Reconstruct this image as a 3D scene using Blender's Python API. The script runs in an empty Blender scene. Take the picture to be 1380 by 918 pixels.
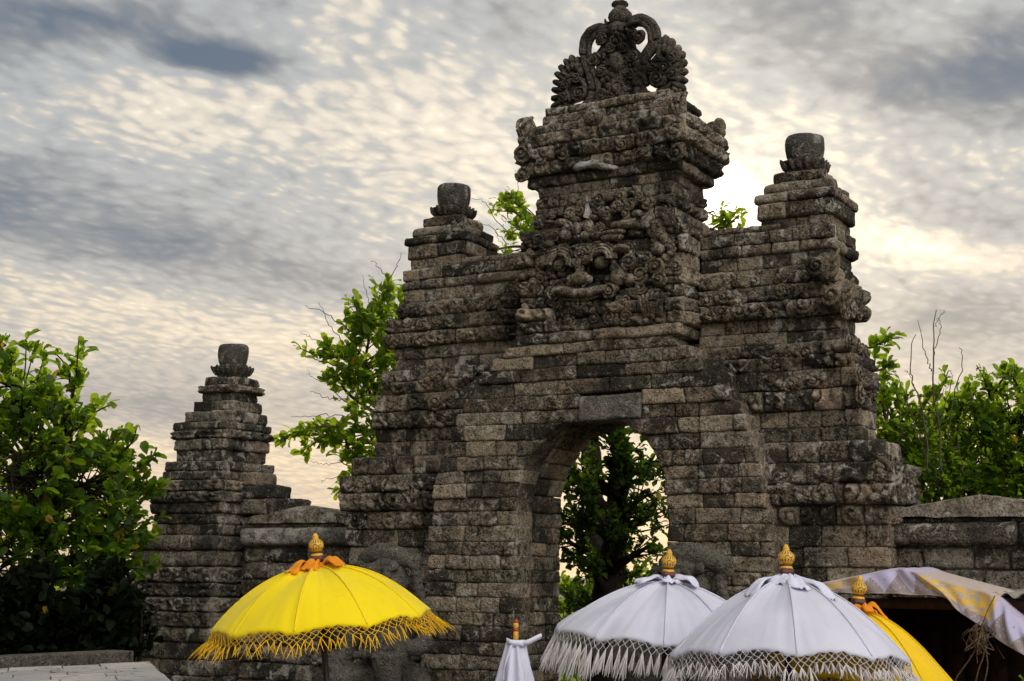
import bpy, math, random
import numpy as np
from mathutils import Vector, Matrix
random.seed(7); rng = np.random.default_rng(7)
R = math.radians
scene = bpy.context.scene
col = scene.collection

# ------------------------------------------------------------------ camera
YAW, PITCH, ROLL, FPX = R(-30), R(9.0), R(0.7), 2000.0
fw = np.array([math.sin(YAW)*math.cos(PITCH), math.cos(YAW)*math.cos(PITCH), math.sin(PITCH)])
rt = np.cross(fw, [0, 0, 1.0]); rt /= np.linalg.norm(rt); up = np.cross(rt, fw)
rt, up = math.cos(ROLL)*rt+math.sin(ROLL)*up, math.cos(ROLL)*up-math.sin(ROLL)*rt
CAM = np.array([5.9018765, -11.58308481, 2.4])
cd = bpy.data.cameras.new("camera"); cam = bpy.data.objects.new("camera", cd); col.objects.link(cam)
cam.matrix_world = Matrix(((rt[0], up[0], -fw[0], CAM[0]), (rt[1], up[1], -fw[1], CAM[1]),
                           (rt[2], up[2], -fw[2], CAM[2]), (0, 0, 0, 1)))
cd.sensor_width = 36; cd.lens = 36*FPX/1380; cd.clip_start = .1; cd.clip_end = 6000
scene.camera = cam
def ray(x, y): return fw+(x-690)/FPX*rt-(y-459)/FPX*up
def onY(x, y, Y):
    d = ray(x, y); return CAM+d*((Y-CAM[1])/d[1])
def onZ(x, y, Z):
    d = ray(x, y); return CAM+d*((Z-CAM[2])/d[2])
def atD(x, y, D): return CAM+ray(x, y)*D

# ------------------------------------------------------------------ sky and sun
SUN = ray(975, 275); SUN = SUN/np.linalg.norm(SUN)
SUN_EL, SUN_AZ = math.asin(SUN[2]), math.atan2(SUN[0], SUN[1])
scene.view_settings.view_transform = 'Standard'; scene.view_settings.look = 'None'
scene.view_settings.gamma = 1; scene.view_settings.exposure = 0.0

class NT:
    """tiny helper that writes node maths as python calls"""
    def __init__(s, tree): s.t = tree; s.n = tree.nodes; s.l = tree.links
    def link(s, v, sock):
        if isinstance(v, bpy.types.NodeSocket): s.l.new(v, sock)
        else: sock.default_value = v
    def m(s, op, a, b=0.0, c=0.0, clamp=False):
        n = s.n.new('ShaderNodeMath'); n.operation = op; n.use_clamp = clamp
        for i, v in enumerate((a, b, c)): s.link(v, n.inputs[i])
        return n.outputs[0]
    def vm(s, op, a, b=(0, 0, 0)):
        n = s.n.new('ShaderNodeVectorMath'); n.operation = op
        s.link(a, n.inputs[0])
        if op == 'SCALE': s.link(b, n.inputs[3])
        else: s.link(b, n.inputs[1])
        return n.outputs['Value'] if op in ('DOT_PRODUCT', 'LENGTH') else n.outputs[0]
    def sep(s, v):
        n = s.n.new('ShaderNodeSeparateXYZ'); s.link(v, n.inputs[0]); return n.outputs
    def comb(s, x, y, z=0.0):
        n = s.n.new('ShaderNodeCombineXYZ')
        for i, v in enumerate((x, y, z)): s.link(v, n.inputs[i])
        return n.outputs[0]
    def noise(s, vec, scale, detail=4, rough=.55, dist=0.0, color=False):
        n = s.n.new('ShaderNodeTexNoise'); s.link(vec, n.inputs['Vector'])
        n.inputs['Scale'].default_value = scale; n.inputs['Detail'].default_value = detail
        n.inputs['Roughness'].default_value = rough; n.inputs['Distortion'].default_value = dist
        return n.outputs['Color'] if color else n.outputs[0]
    def voro(s, vec, scale, feature='F1'):
        n = s.n.new('ShaderNodeTexVoronoi'); n.feature = feature; s.link(vec, n.inputs['Vector'])
        n.inputs['Scale'].default_value = scale; return n.outputs['Distance']
    def ss(s, v, lo, hi, a=0.0, b=1.0):
        n = s.n.new('ShaderNodeMapRange'); n.interpolation_type = 'SMOOTHSTEP'; s.link(v, n.inputs[0])
        for i, k in enumerate((lo, hi, a, b)): n.inputs[i+1].default_value = k
        return n.outputs[0]
    def mix(s, f, a, b, mode='MIX'):
        n = s.n.new('ShaderNodeMix'); n.data_type = 'RGBA'; n.blend_type = mode
        s.link(f, n.inputs[0])
        for v, k in ((a, 6), (b, 7)):
            if isinstance(v, tuple) and len(v) == 3: v = v+(1,)
            s.link(v, n.inputs[k])
        return n.outputs[2]

world = bpy.data.worlds.new("World"); scene.world = world; world.use_nodes = True
w = NT(world.node_tree); w.n.clear()
def build_sky():
    out = w.n.new('ShaderNodeOutputWorld'); bg = w.n.new('ShaderNodeBackground')
    w.l.new(bg.outputs[0], out.inputs[0]); bg.inputs[1].default_value = 0.1
    sky = w.n.new('ShaderNodeTexSky'); sky.sky_type = 'NISHITA'; sky.sun_disc = False
    sky.sun_elevation = SUN_EL; sky.sun_rotation = SUN_AZ
    tc = w.n.new('ShaderNodeTexCoord'); d = w.vm('NORMALIZE', tc.outputs['Generated'])
    X, Y, Z = w.sep(d)[0:3]
    az = w.m('ARCTAN2', X, Y); el = w.m('ARCSINE', Z)
    zz = w.m('ADD', w.m('MAXIMUM', Z, 0.0), 0.16)
    p = w.comb(w.m('DIVIDE', X, zz), w.m('DIVIDE', Y, zz), 0.0)          # the cloud deck seen as a high flat sheet
    wp = w.noise(p, 2.2, 3, color=True)
    pr = w.vm('ADD', p, w.vm('SCALE', wp, .16))
    n0 = w.noise(pr, 1.5, 4, .55)
    n1 = w.noise(pr, 4.2, 5, .52)
    q = w.n.new('ShaderNodeMapping'); w.l.new(pr, q.inputs[0])
    q.inputs['Rotation'].default_value = (0, 0, R(-62)); q.inputs['Scale'].default_value = (1.0, .62, 1)
    cell = w.n.new('ShaderNodeTexVoronoi'); cell.feature = 'SMOOTH_F1'; cell.inputs['Scale'].default_value = 44.0; cell.inputs['Smoothness'].default_value = 1.0
    w.l.new(w.vm('ADD', q.outputs[0], w.vm('SCALE', w.noise(p, 26.0, 2, color=True), .022)), cell.inputs['Vector']); puff = cell.outputs['Distance']
    n2 = w.noise(q.outputs[0], 36.0, 4, .55)
    n3 = w.noise(pr, 40.0, 5, .6)
    ds = w.sep(w.vm('SUBTRACT', w.noise(p, 3.4, 5, .6, color=True), (.5, .5, .5)))
    def blob(px, py, sx, sy, tilt=0.0, jag=.10):
        v = ray(px, py); v = v/np.linalg.norm(v)
        a0, e0 = math.atan2(v[0], v[1]), math.asin(v[2])
        u = w.m('ADD', w.m('SUBTRACT', az, a0), w.m('MULTIPLY', ds[0], jag))
        t = w.m('ADD', w.m('SUBTRACT', el, e0), w.m('MULTIPLY', ds[1], jag*.6))
        c, s_ = math.cos(tilt), math.sin(tilt)
        u2 = w.m('ADD', w.m('MULTIPLY', u, c), w.m('MULTIPLY', t, s_))
        t2 = w.m('SUBTRACT', w.m('MULTIPLY', t, c), w.m('MULTIPLY', u, s_))
        k = 1/FPX
        r2 = w.m('ADD', w.m('POWER', w.m('ABSOLUTE', w.m('DIVIDE', u2, sx*k)), 2.0), w.m('POWER', w.m('ABSOLUTE', w.m('DIVIDE', t2, sy*k)), 2.0))
        return w.m('EXPONENT', w.m('MULTIPLY', r2, -1.0))
    big = w.m('ADD', SKY_MEAN, w.m('ADD', w.m('MULTIPLY', w.m('SUBTRACT', n0, .5), .55), w.m('MULTIPLY', w.m('SUBTRACT', n1, .5), .75)))
    for a, (px, py, sx, sy, ti, jg) in SKY_BLOBS:
        big = w.m('ADD', big, w.m('MULTIPLY', blob(px, py, sx, sy, ti, jg), a))
    sd = w.vm('DOT_PRODUCT', d, tuple(SUN)); ang = w.m('ARCCOSINE', w.m('MINIMUM', sd, .99999))
    g1 = w.m('EXPONENT', w.m('MULTIPLY', w.m('POWER', w.m('DIVIDE', ang, .12), 2.0), -1.0))
    g2 = w.m('EXPONENT', w.m('MULTIPLY', w.m('POWER', w.m('DIVIDE', ang, .018), 2.0), -1.0))
    big = w.m('ADD', big, w.m('ADD', w.m('MULTIPLY', g1, .24), w.m('MULTIPLY', g2, .5)))
    tex = w.m('ADD', w.m('MULTIPLY', w.m('SUBTRACT', .42, puff), 1.15), w.m('ADD', w.m('MULTIPLY', w.m('SUBTRACT', n2, .5), .62), w.m('MULTIPLY', w.m('SUBTRACT', n3, .5), .34)))
    tex = w.m('MULTIPLY', tex, w.ss(big, .15, .75, .26, .72))             # the thick grey banks are smooth, the thin deck is rippled
    f = w.m('ADD', big, tex)
    fc = w.ss(f, -.25, 1.12)
    cloud = w.mix(fc, (.10, .145, .21), (.90, .81, .67))
    cloud = w.mix(w.m('MULTIPLY', w.ss(fc, .2, .55), w.ss(fc, .55, .9, 1, 0)), cloud, w.mix(fc, (.29, .345, .41), (.64, .62, .57)))
    hz = w.m('EXPONENT', w.m('MULTIPLY', w.m('POWER', w.m('DIVIDE', w.m('MAXIMUM', el, 0.0), .16), 2.0), -1.0))
    cloud = w.mix(w.m('MULTIPLY', hz, .80), cloud, w.mix(fc, (.34, .32, .34), (1.0, .73, .44)))
    br = w.m('ADD', w.m('MULTIPLY', g1, w.m('MULTIPLY', fc, .34)), w.m('MULTIPLY', g2, 3.0))
    br = w.m('ADD', br, w.m('MULTIPLY', w.ss(f, .95, 1.5), .45))
    cloud = w.mix(1.0, cloud, w.vm('SCALE', (1.0, .86, .60), br), 'ADD')
    # sky behind the camera is dimmed; an added bright patch there rakes the carving
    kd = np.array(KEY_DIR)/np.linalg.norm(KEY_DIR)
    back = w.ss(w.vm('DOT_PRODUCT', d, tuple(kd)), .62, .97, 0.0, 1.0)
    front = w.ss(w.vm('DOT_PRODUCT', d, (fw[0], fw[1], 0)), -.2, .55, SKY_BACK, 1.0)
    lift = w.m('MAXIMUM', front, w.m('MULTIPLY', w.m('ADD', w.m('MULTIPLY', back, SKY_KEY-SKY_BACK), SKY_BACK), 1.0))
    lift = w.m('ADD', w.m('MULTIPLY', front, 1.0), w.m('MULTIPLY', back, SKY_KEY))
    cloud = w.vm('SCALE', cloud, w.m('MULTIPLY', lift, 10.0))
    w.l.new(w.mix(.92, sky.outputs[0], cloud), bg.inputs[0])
SKY_MEAN = .52
SKY_BLOBS = [(-.95, (302, 82, 84, 22, -.03, .02)), (-.45, (60, 18, 260, 40, 0, .06)), (.15, (300, 135, 180, 25, 0, .03)), (-.20, (20, 80, 120, 40, 0, .06)), (-.55, (1340, 95, 130, 60, .1, .08)), (-.45, (1060, 15, 170, 60, -.2, .08)), (-.25, (1180, 110, 200, 40, -.2, .08)),
             (-.35, (690, 40, 150, 45, -.2, .08)), (-.42, (160, 325, 480, 46, -.10, .04)), (-.20, (60, 225, 260, 40, 0, .06)), (.26, (560, 150, 150, 120, -.5, .08)), (.32, (200, 430, 440, 38, -.08, .03)), (.15, (200, 600, 460, 40, 0, .03)),
             (-.32, (150, 545, 280, 30, -.03, .04)), (-.22, (1330, 300, 200, 70, 0, .08)), (.75, (1255, 338, 150, 26, -.25, .03)), (-.25, (1250, 440, 260, 50, 0, .05)), (.2, (250, 170, 250, 50, 0, .06))]
SKY_BACK, SKY_KEY, KEY_DIR = .58, 5.4, (.78, -.42, .66)      # key: bright sky patch added out of view, high behind right
build_sky()
sl = bpy.data.lights.new("sun", 'SUN'); sl.energy = 3.2; sl.angle = R(3); sl.color = (1.0, .80, .55)
so = bpy.data.objects.new("sun", sl); col.objects.link(so)
so.rotation_euler = Vector(SUN).to_track_quat('Z', 'Y').to_euler(); so.location = (0, 30, 20)

# ------------------------------------------------------------------ noise in numpy
def _h(ix, iy, iz):
    h = (ix*374761393+iy*668265263+iz*1274126177) & 0xFFFFFFFF
    h = ((h ^ (h >> 13))*1274126177) & 0xFFFFFFFF
    return ((h ^ (h >> 16)) & 0xFFFF)/65535.0
def vnoise(P, s):
    P = np.asarray(P, float)*s; I = np.floor(P).astype(np.int64); Fq = P-I; Fq = Fq*Fq*(3-2*Fq)
    o = 0
    for a in (0, 1):
        for b in (0, 1):
            for c in (0, 1):
                wt = (Fq[..., 0] if a else 1-Fq[..., 0])*(Fq[..., 1] if b else 1-Fq[..., 1])*(Fq[..., 2] if c else 1-Fq[..., 2])
                o = o+wt*_h(I[..., 0]+a, I[..., 1]+b, I[..., 2]+c)
    return o-.5
def fbm(P, s, n=3): return sum(vnoise(P, s*2.1**k)*.55**k for k in range(n))
def worley(X, Z, s, seed=0):
    X = X*s; Z = Z*s; ix = np.floor(X).astype(np.int64); iz = np.floor(Z).astype(np.int64); best = np.full(X.shape, 9.0)
    for a in (-1, 0, 1):
        for b in (-1, 0, 1):
            cx = ix+a; cz = iz+b; k = np.full_like(cx, seed)
            px = cx+_h(cx, cz, k+11); pz = cz+_h(cx, cz, k+57)
            best = np.minimum(best, (px-X)**2+(pz-Z)**2)
    return np.sqrt(best)

# ------------------------------------------------------------------ mesh buffers and things
class MB:
    def __init__(s): s.v = []; s.q = []; s.t = []; s.n = 0; s.slot = []
    def add(s, v, q=None, t=None):
        v = np.asarray(v, float).reshape(-1, 3)
        if q is not None and len(q): s.q.append(np.asarray(q, int).reshape(-1, 4)+s.n)
        if t is not None and len(t): s.t.append(np.asarray(t, int).reshape(-1, 3)+s.n)
        s.v.append(v); s.n += len(v)
    def grid(s, G, closed_u=False):
        """G: (nv, nu, 3) grid of points"""
        nv, nu = G.shape[:2]; i = np.arange(nv*nu).reshape(nv, nu)
        if closed_u:
            j = np.roll(i, -1, 1); q = np.stack([i[:-1], j[:-1], j[1:], i[1:]], -1)
        else: q = np.stack([i[:-1, :-1], i[:-1, 1:], i[1:, 1:], i[1:, :-1]], -1)
        s.add(G.reshape(-1, 3), q.reshape(-1, 4))
    def box(s, a, b):
        x0, y0, z0 = a; x1, y1, z1 = b
        v = [(x0, y0, z0), (x1, y0, z0), (x1, y1, z0), (x0, y1, z0), (x0, y0, z1), (x1, y0, z1), (x1, y1, z1), (x0, y1, z1)]
        s.add(v, [(0, 3, 2, 1), (4, 5, 6, 7), (0, 1, 5, 4), (1, 2, 6, 5), (2, 3, 7, 6), (3, 0, 4, 7)])
    def tube(s, pts, rad, seg=8, flat=1.0, axis=None, caps=True):
        P = np.asarray(pts, float); n = len(P); rad = np.broadcast_to(np.asarray(rad, float), (n,))
        T = np.gradient(P, axis=0); T /= np.linalg.norm(T, axis=1)[:, None]+1e-9
        A = np.array(axis if axis is not None else ((0, 0, 1.) if abs(T[0, 2]) < .9 else (1., 0, 0)))
        U = np.cross(T, A); ln = np.linalg.norm(U, axis=1)
        for i in range(n):
            if ln[i] < .15: U[i] = U[i-1] if i else np.cross(T[i], (.3, .8, .5))
        U /= np.linalg.norm(U, axis=1)[:, None]+1e-9; V = np.cross(U, T)
        a = np.arange(seg)*2*np.pi/seg
        G = P[:, None]+rad[:, None, None]*(np.cos(a)[None, :, None]*U[:, None]+flat*np.sin(a)[None, :, None]*V[:, None])
        b = s.n; s.grid(G, True)
        if caps:
            c = [(b-s.n)+0]
            s.add([P[0], P[-1]])
            k = np.arange(seg); k2 = (k+1) % seg; e = s.n-2-b
            t = np.concatenate([np.stack([k2, k, np.full(seg, e)], 1), np.stack([k+(n-1)*seg, k2+(n-1)*seg, np.full(seg, e+1)], 1)])
            s.t.append(t+b)
    def lathe(s, c, prof, seg=24, rot=None, sq=0.0):
        a = np.arange(seg)*2*np.pi/seg
        k = 1.0 if not sq else (1-sq)+sq/np.maximum(np.abs(np.cos(a)), np.abs(np.sin(a)))
        G = np.stack([np.stack([r*k*np.cos(a), r*k*np.sin(a), np.full(seg, float(z))], -1) for r, z in prof])
        if rot is not None: G = G@np.array(rot).T
        s.grid(G+np.asarray(c), True)
    def ball(s, c, r, seg=14, rot=None):
        r = np.broadcast_to(np.asarray(r, float), (3,)); th = np.linspace(.02, np.pi-.02, seg//2+2); a = np.arange(seg)*2*np.pi/seg
        G = np.stack([np.sin(th)[:, None]*np.cos(a), np.sin(th)[:, None]*np.sin(a), -np.cos(th)[:, None]+0*a], -1)*r
        if rot is not None: G = G@np.array(rot).T
        s.grid(G+np.asarray(c, float), True)
    def join(s, o):
        s.slot.append((s.n, s.n+o.n)); s.v += o.v; s.q += [q+s.n for q in o.q]; s.t += [t+s.n for t in o.t]; s.n += o.n
    def rough(s, amp, sc, n=3):
        for k, V in enumerate(s.v):
            N = np.stack([fbm(V+o, sc, n) for o in (3.1, 17.7, 41.3)], -1); s.v[k] = V+N*amp
        return s
    def build(s, name, mat, parent=None, smooth=True, mirror=None):
        V = np.concatenate(s.v); org = np.array(parent.matrix_basis.translation) if parent else np.zeros(3)
        p2 = parent.parent if parent else None
        while p2: org = org+np.array(p2.matrix_basis.translation); p2 = p2.parent
        V = V-org
        Q = np.concatenate(s.q) if s.q else np.zeros((0, 4), int); Tt = np.concatenate(s.t) if s.t else np.zeros((0, 3), int)
        me = bpy.data.meshes.new(name); me.vertices.add(len(V)); me.vertices.foreach_set('co', V.ravel())
        me.loops.add(len(Q)*4+len(Tt)*3); me.polygons.add(len(Q)+len(Tt))
        me.loops.foreach_set('vertex_index', np.concatenate([Q.ravel(), Tt.ravel()]).astype(np.int32))
        me.polygons.foreach_set('loop_start', np.concatenate([np.arange(len(Q))*4, len(Q)*4+np.arange(len(Tt))*3]).astype(np.int32))
        me.polygons.foreach_set('use_smooth', np.full(len(Q)+len(Tt), smooth))
        me.update(calc_edges=True); me.validate()
        o = bpy.data.objects.new(name, me); col.objects.link(o)
        for m_ in (mat if isinstance(mat, (list, tuple)) else [mat]): me.materials.append(m_)
        if s.slot: me.polygons.foreach_set('material_index', np.array([1 if any(a <= k < b for a, b in s.slot) else 0 for k in np.concatenate([Q[:, 0], Tt[:, 0]])], np.int32))
        if parent: o.parent = parent
        return o
def tag(o, label=None, cat=None, group=None, kind=None):
    for k, v in (('label', label), ('category', cat), ('group', group), ('kind', kind)):
        if v: o[k] = v
    return o
def thing(name, loc, label, cat, group=None):
    o = bpy.data.objects.new(name, None); col.objects.link(o); o.location = loc; o.empty_display_size = .2
    return tag(o, label, cat, group)
def spline(pts, n=40):
    P = np.asarray(pts, float); m = len(P); t = np.linspace(0, m-1, n); i = np.clip(t.astype(int), 0, m-2); f = (t-i)[:, None]
    g = lambda k: P[np.clip(k, 0, m-1)]
    a, b, c, d = g(i-1), g(i), g(i+1), g(i+2)
    return .5*((2*b)+(-a+c)*f+(2*a-5*b+4*c-d)*f**2+(-a+3*b-3*c+d)*f**3)

# ------------------------------------------------------------------ materials
def mat(name):
    m = bpy.data.materials.new(name); m.use_nodes = True; t = NT(m.node_tree); b = t.n['Principled BSDF']; return m, t, b
def bump(t, b, h, strength=.5, dist=.02):
    n = t.n.new('ShaderNodeBump'); n.inputs['Strength'].default_value = strength; n.inputs['Distance'].default_value = dist
    t.l.new(h, n.inputs['Height']); t.l.new(n.outputs[0], b.inputs['Normal'])
def stone_mat(name, lo=(.022, .018, .0125), hi=(.57, .445, .30), lichen=1.0, pale=(.47, .43, .375), dark=(.016, .014, .011), patch=.60, isl=1.0):
    m, t, b = mat(name)
    tc = t.n.new('ShaderNodeNewGeometry'); P = tc.outputs['Position']; rnd = tc.outputs['Random Per Island']
    wn = t.n.new('ShaderNodeTexWhiteNoise'); wn.noise_dimensions = '1D'; t.link(rnd, wn.inputs['W']); rc = t.sep(wn.outputs['Color'])
    n1 = t.noise(P, 2.1, 5, .6); n2 = t.noise(P, 12, 6, .68, .3); n3 = t.noise(P, 48, 5, .72); n5 = t.noise(P, 110, 3, .7)
    f = t.m('ADD', t.m('MULTIPLY', t.m('SUBTRACT', rnd, .5), .52*isl), t.m('MULTIPLY', t.m('SUBTRACT', n2, .5), 1.9)); f = t.m('ADD', f, .36)
    f = t.m('ADD', f, t.m('MULTIPLY', t.m('SUBTRACT', n3, .5), 1.8))
    f = t.m('ADD', f, t.m('MULTIPLY', t.m('SUBTRACT', n5, .5), 1.0), clamp=True)
    c = t.mix(f, lo, hi)
    c = t.mix(t.m('MULTIPLY', rc[1], .40*isl), c, t.mix(f, (.034, .033, .029), (.40, .375, .325)))     # greyer blocks
    c = t.mix(t.m('MULTIPLY', t.ss(rc[2], .62, 1.0), .6*isl), c, t.mix(f, (.06, .038, .024), (.56, .41, .29)))  # warm blocks
    st = t.m('ADD', t.m('MULTIPLY', n1, .75), t.m('ADD', t.m('MULTIPLY', n2, .55), t.m('MULTIPLY', n3, .35)))
    st = t.m('ADD', st, t.m('MULTIPLY', t.m('SUBTRACT', rc[0], .5), .20*isl))
    st = t.m('MULTIPLY', t.ss(st, .83, .93), .9*lichen)
    c = t.mix(st, c, dark)                                                                          # black algae
    n4 = t.noise(P, 8, 7, .74, .6)
    c = t.mix(t.m('MULTIPLY', t.ss(n4, patch-.07, patch+.02), t.m('MULTIPLY', t.ss(t.noise(P, 1.6, 3), .38, .54), .85)), c, pale)   # pale lichen
    sp = t.ss(t.noise(P, 34, 3, .6), .62, .70)
    c = t.mix(t.m('MULTIPLY', sp, .45), c, pale)
    mo = t.ss(t.noise(P, 3.1, 4, .6), .55, .75); c = t.mix(t.m('MULTIPLY', mo, .30), c, (.05, .055, .025))
    t.l.new(c, b.inputs['Base Color']); b.inputs['Roughness'].default_value = .93; b.inputs['Specular IOR Level'].default_value = .25
    pit = t.ss(t.voro(P, 42), .0, .45)
    h = t.m('ADD', t.m('MULTIPLY', n3, 1.2), t.m('ADD', t.m('MULTIPLY', pit, .6), t.m('MULTIPLY', n2, .9)))
    bump(t, b, h, 1.0, .028)
    return m
M = {}
M['stone'] = stone_mat('weathered_stone')
M['carved'] = stone_mat('carved_stone', lo=(.020, .016, .011), hi=(.54, .425, .29), patch=.585)
M['scroll'] = stone_mat('carved_scroll_stone', lo=(.024, .0195, .014), hi=(.51, .405, .28), patch=.59, isl=0.0)
M['crest'] = stone_mat('dark_crest_stone', lo=(.018, .015, .012), hi=(.26, .22, .17), patch=.66, pale=(.33, .30, .27), isl=0.0)
M['pot'] = stone_mat('pot_stone', lo=(.05, .045, .04), hi=(.15, .135, .115), patch=.585, lichen=.5, isl=0.0, pale=(.40, .37, .31))
M['pale'] = stone_mat('pale_lichen_stone', lo=(.22, .20, .18), hi=(.55, .53, .50), patch=.50, lichen=.35, pale=(.62, .61, .59))
M['grey'] = stone_mat('smooth_grey_stone', lo=(.10, .09, .078), hi=(.36, .325, .28), patch=.62, lichen=.6, isl=0.0)
M['wall'] = stone_mat('mossy_wall_stone', lo=(.022, .0185, .0135), hi=(.42, .345, .25), patch=.58)
M['tower'] = stone_mat('far_tower_stone', lo=(.02, .017, .0125), hi=(.40, .335, .245), patch=.59)
M['statue'] = stone_mat('statue_stone', lo=(.045, .041, .034), hi=(.23, .205, .165), patch=.70, lichen=.40, isl=0.0)
M['band'] = stone_mat('lichen_whitened_stone', lo=(.06, .055, .045), hi=(.34, .31, .26), patch=.50, lichen=.9)

def cloth_mat(name, c, var=.06, transl=.25, weave=260, tint=None, stain=(.5, .5, .5)):
    m, t, b = mat(name); tc = t.n.new('ShaderNodeTexCoord'); P = tc.outputs['Object']
    n = t.noise(P, 3, 4); k = t.ss(n, .3, .7)
    c2 = tuple(x*(1-var*2) for x in c); cc = t.mix(k, c2, c)
    cc = t.mix(t.m('MULTIPLY', t.ss(t.noise(P, 5, 6, .72), .55, .78), .26), cc, stain)
    t.l.new(cc, b.inputs['Base Color']); b.inputs['Roughness'].default_value = .85; b.inputs['Specular IOR Level'].default_value = .2
    b.inputs['Sheen Weight'].default_value = .15
    h = t.m('ADD', t.m('MULTIPLY', t.noise(P, weave, 1), .3), t.noise(P, 14, 3)); bump(t, b, h, .35, .006)
    tr = t.n.new('ShaderNodeBsdfTranslucent'); t.l.new(cc, tr.inputs[0])
    mx = t.n.new('ShaderNodeMixShader'); mx.inputs[0].default_value = transl
    t.l.new(b.outputs[0], mx.inputs[1]); t.l.new(tr.outputs[0], mx.inputs[2])
    t.l.new(mx.outputs[0], t.n['Material Output'].inputs[0]); return m
M['yellow'] = cloth_mat('yellow_cotton', (.95, .74, .004), .03, .24, stain=(.75, .5, .0))
M['amber'] = cloth_mat('amber_cotton', (.94, .62, .004), .05, .22, stain=(.7, .35, .0))
M['orange'] = cloth_mat('orange_cotton', (.90, .32, .008), .06, .25, stain=(.8, .25, .0))
M['gold_fringe'] = cloth_mat('gold_thread', (.92, .54, .006), .12, .25, stain=(.7, .3, .0))
M['white'] = cloth_mat('white_cotton', (.77, .76, .87), .05, .32, stain=(.62, .58, .55))
M['scarf'] = cloth_mat('lilac_white_cotton', (.76, .75, .90), .04, .2, stain=(.6, .6, .7))
M['white_fringe'] = cloth_mat('white_thread', (.84, .78, .78), .10, .25, stain=(.4, .35, .33))
def plain(name, c, rough=.6, spec=.4, var=.25, sc=20, bmp=.3):
    m, t, b = mat(name); P = t.n.new('ShaderNodeNewGeometry').outputs['Position']
    n = t.noise(P, sc, 5, .65); t.l.new(t.mix(t.ss(n, .3, .7), tuple(x*(1-var) for x in c), tuple(min(1, x*(1+var)) for x in c)), b.inputs['Base Color'])
    b.inputs['Roughness'].default_value = rough; b.inputs['Specular IOR Level'].default_value = spec
    if bmp: bump(t, b, n, bmp, .01)
    return m
M['gold'] = plain('gold_paint', (.62, .34, .03), .45, .4, .2, 60, .3)
M['brown'] = plain('dark_red_lacquer', (.075, .022, .016), .45, .4, .3, 30, .1)
M['red'] = plain('red_paint', (.45, .03, .02), .45, .4, .15, 40, .1)
M['pole'] = plain('dark_wood_pole', (.022, .012, .010), .5, .4, .3, 30, .2)
M['bark'] = plain('bark', (.018, .0145, .0115), .95, .1, .55, 16, .9)
M['twig'] = plain('dry_twig', (.085, .062, .047), .9, .1, .35, 30, .4)
M['plank'] = plain('dark_planks', (.035, .017, .012), .8, .2, .5, 9, .3)
M['rope'] = plain('dry_palm_rope', (.11, .075, .05), .95, .1, .4, 60, .5)
M['tin'] = plain('weathered_tin', (.22, .20, .17), .55, .4, .35, 12, .2)
M['dirt'] = plain('bare_earth', (.05, .048, .028), .95, .1, .45, 3, .5)
def bulb_mat():
    """gold bulb with carved dark dashes round it"""
    m, t, b = mat('carved_gold_bulb'); tc = t.n.new('ShaderNodeTexCoord'); o = t.sep(tc.outputs['Object'])
    a = t.m('ARCTAN2', o[1], o[0]); z = o[2]
    dash = t.ss(t.m('SINE', t.m('MULTIPLY', a, 16.0)), .25, .55)
    band = t.m('ADD', t.m('MULTIPLY', t.ss(z, .131, .135), t.ss(z, .156, .160, 1, 0)), t.m('MULTIPLY', t.ss(z, .074, .078), t.ss(z, .094, .098, 1, 0)))
    zig = t.m('ABSOLUTE', t.m('SUBTRACT', t.m('SUBTRACT', z, .114), t.m('MULTIPLY', t.m('SINE', t.m('MULTIPLY', a, 7.0)), .010)))
    k = t.m('MAXIMUM', t.m('MULTIPLY', dash, band), t.m('MULTIPLY', t.ss(zig, .002, .0055, 1, 0), t.ss(t.m('SINE', t.m('MULTIPLY', a, 3.5)), -.6, -.3)))
    n = t.noise(tc.outputs['Object'], 50, 4)
    t.l.new(t.mix(k, t.mix(n, (.50, .25, .02), (.74, .44, .05)), (.035, .02, .012)), b.inputs['Base Color'])
    b.inputs['Roughness'].default_value = .45
    bump(t, b, t.m('SUBTRACT', 1.0, k), .6, .006); return m
M['bulb'] = bulb_mat()
def leaf_mat(name, a, bcol, tr, yellow=.015, mixf=.42, spec=.25):
    m, t, b = mat(name); g = t.n.new('ShaderNodeNewGeometry'); rnd = g.outputs['Random Per Island']
    c = t.mix(rnd, a, bcol); y = t.ss(rnd, 1-yellow, 1-yellow+.004)
    c = t.mix(y, c, (.35, .22, .02)); n = t.noise(g.outputs['Position'], 25, 3)
    c = t.mix(t.m('MULTIPLY', n, .5), c, tuple(x*.6 for x in a))
    t.l.new(c, b.inputs['Base Color']); b.inputs['Roughness'].default_value = .5; b.inputs['Specular IOR Level'].default_value = spec
    d = t.n.new('ShaderNodeBsdfTranslucent'); t.l.new(t.mix(y, t.mix(rnd, tuple(x*.7 for x in tr), tr), (.5, .3, .02)), d.inputs[0])
    mx = t.n.new('ShaderNodeMixShader'); mx.inputs[0].default_value = mixf
    t.l.new(b.outputs[0], mx.inputs[1]); t.l.new(d.outputs[0], mx.inputs[2]); t.l.new(mx.outputs[0], t.n['Material Output'].inputs[0])
    return m
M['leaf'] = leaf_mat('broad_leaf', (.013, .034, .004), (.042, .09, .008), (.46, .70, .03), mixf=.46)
M['leaf_b'] = leaf_mat('sunlit_leaf', (.03, .07, .006), (.075, .14, .012), (.52, .74, .03), .01, mixf=.50)  # sunlight put into the colour: paler copy of the broad leaf
M['leaf_dark'] = leaf_mat('shade_leaf', (.010, .022, .004), (.025, .05, .008), (.14, .26, .02), .004, .36, .10)  # shade put into the colour: darker, duller copy of the broad leaf
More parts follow.
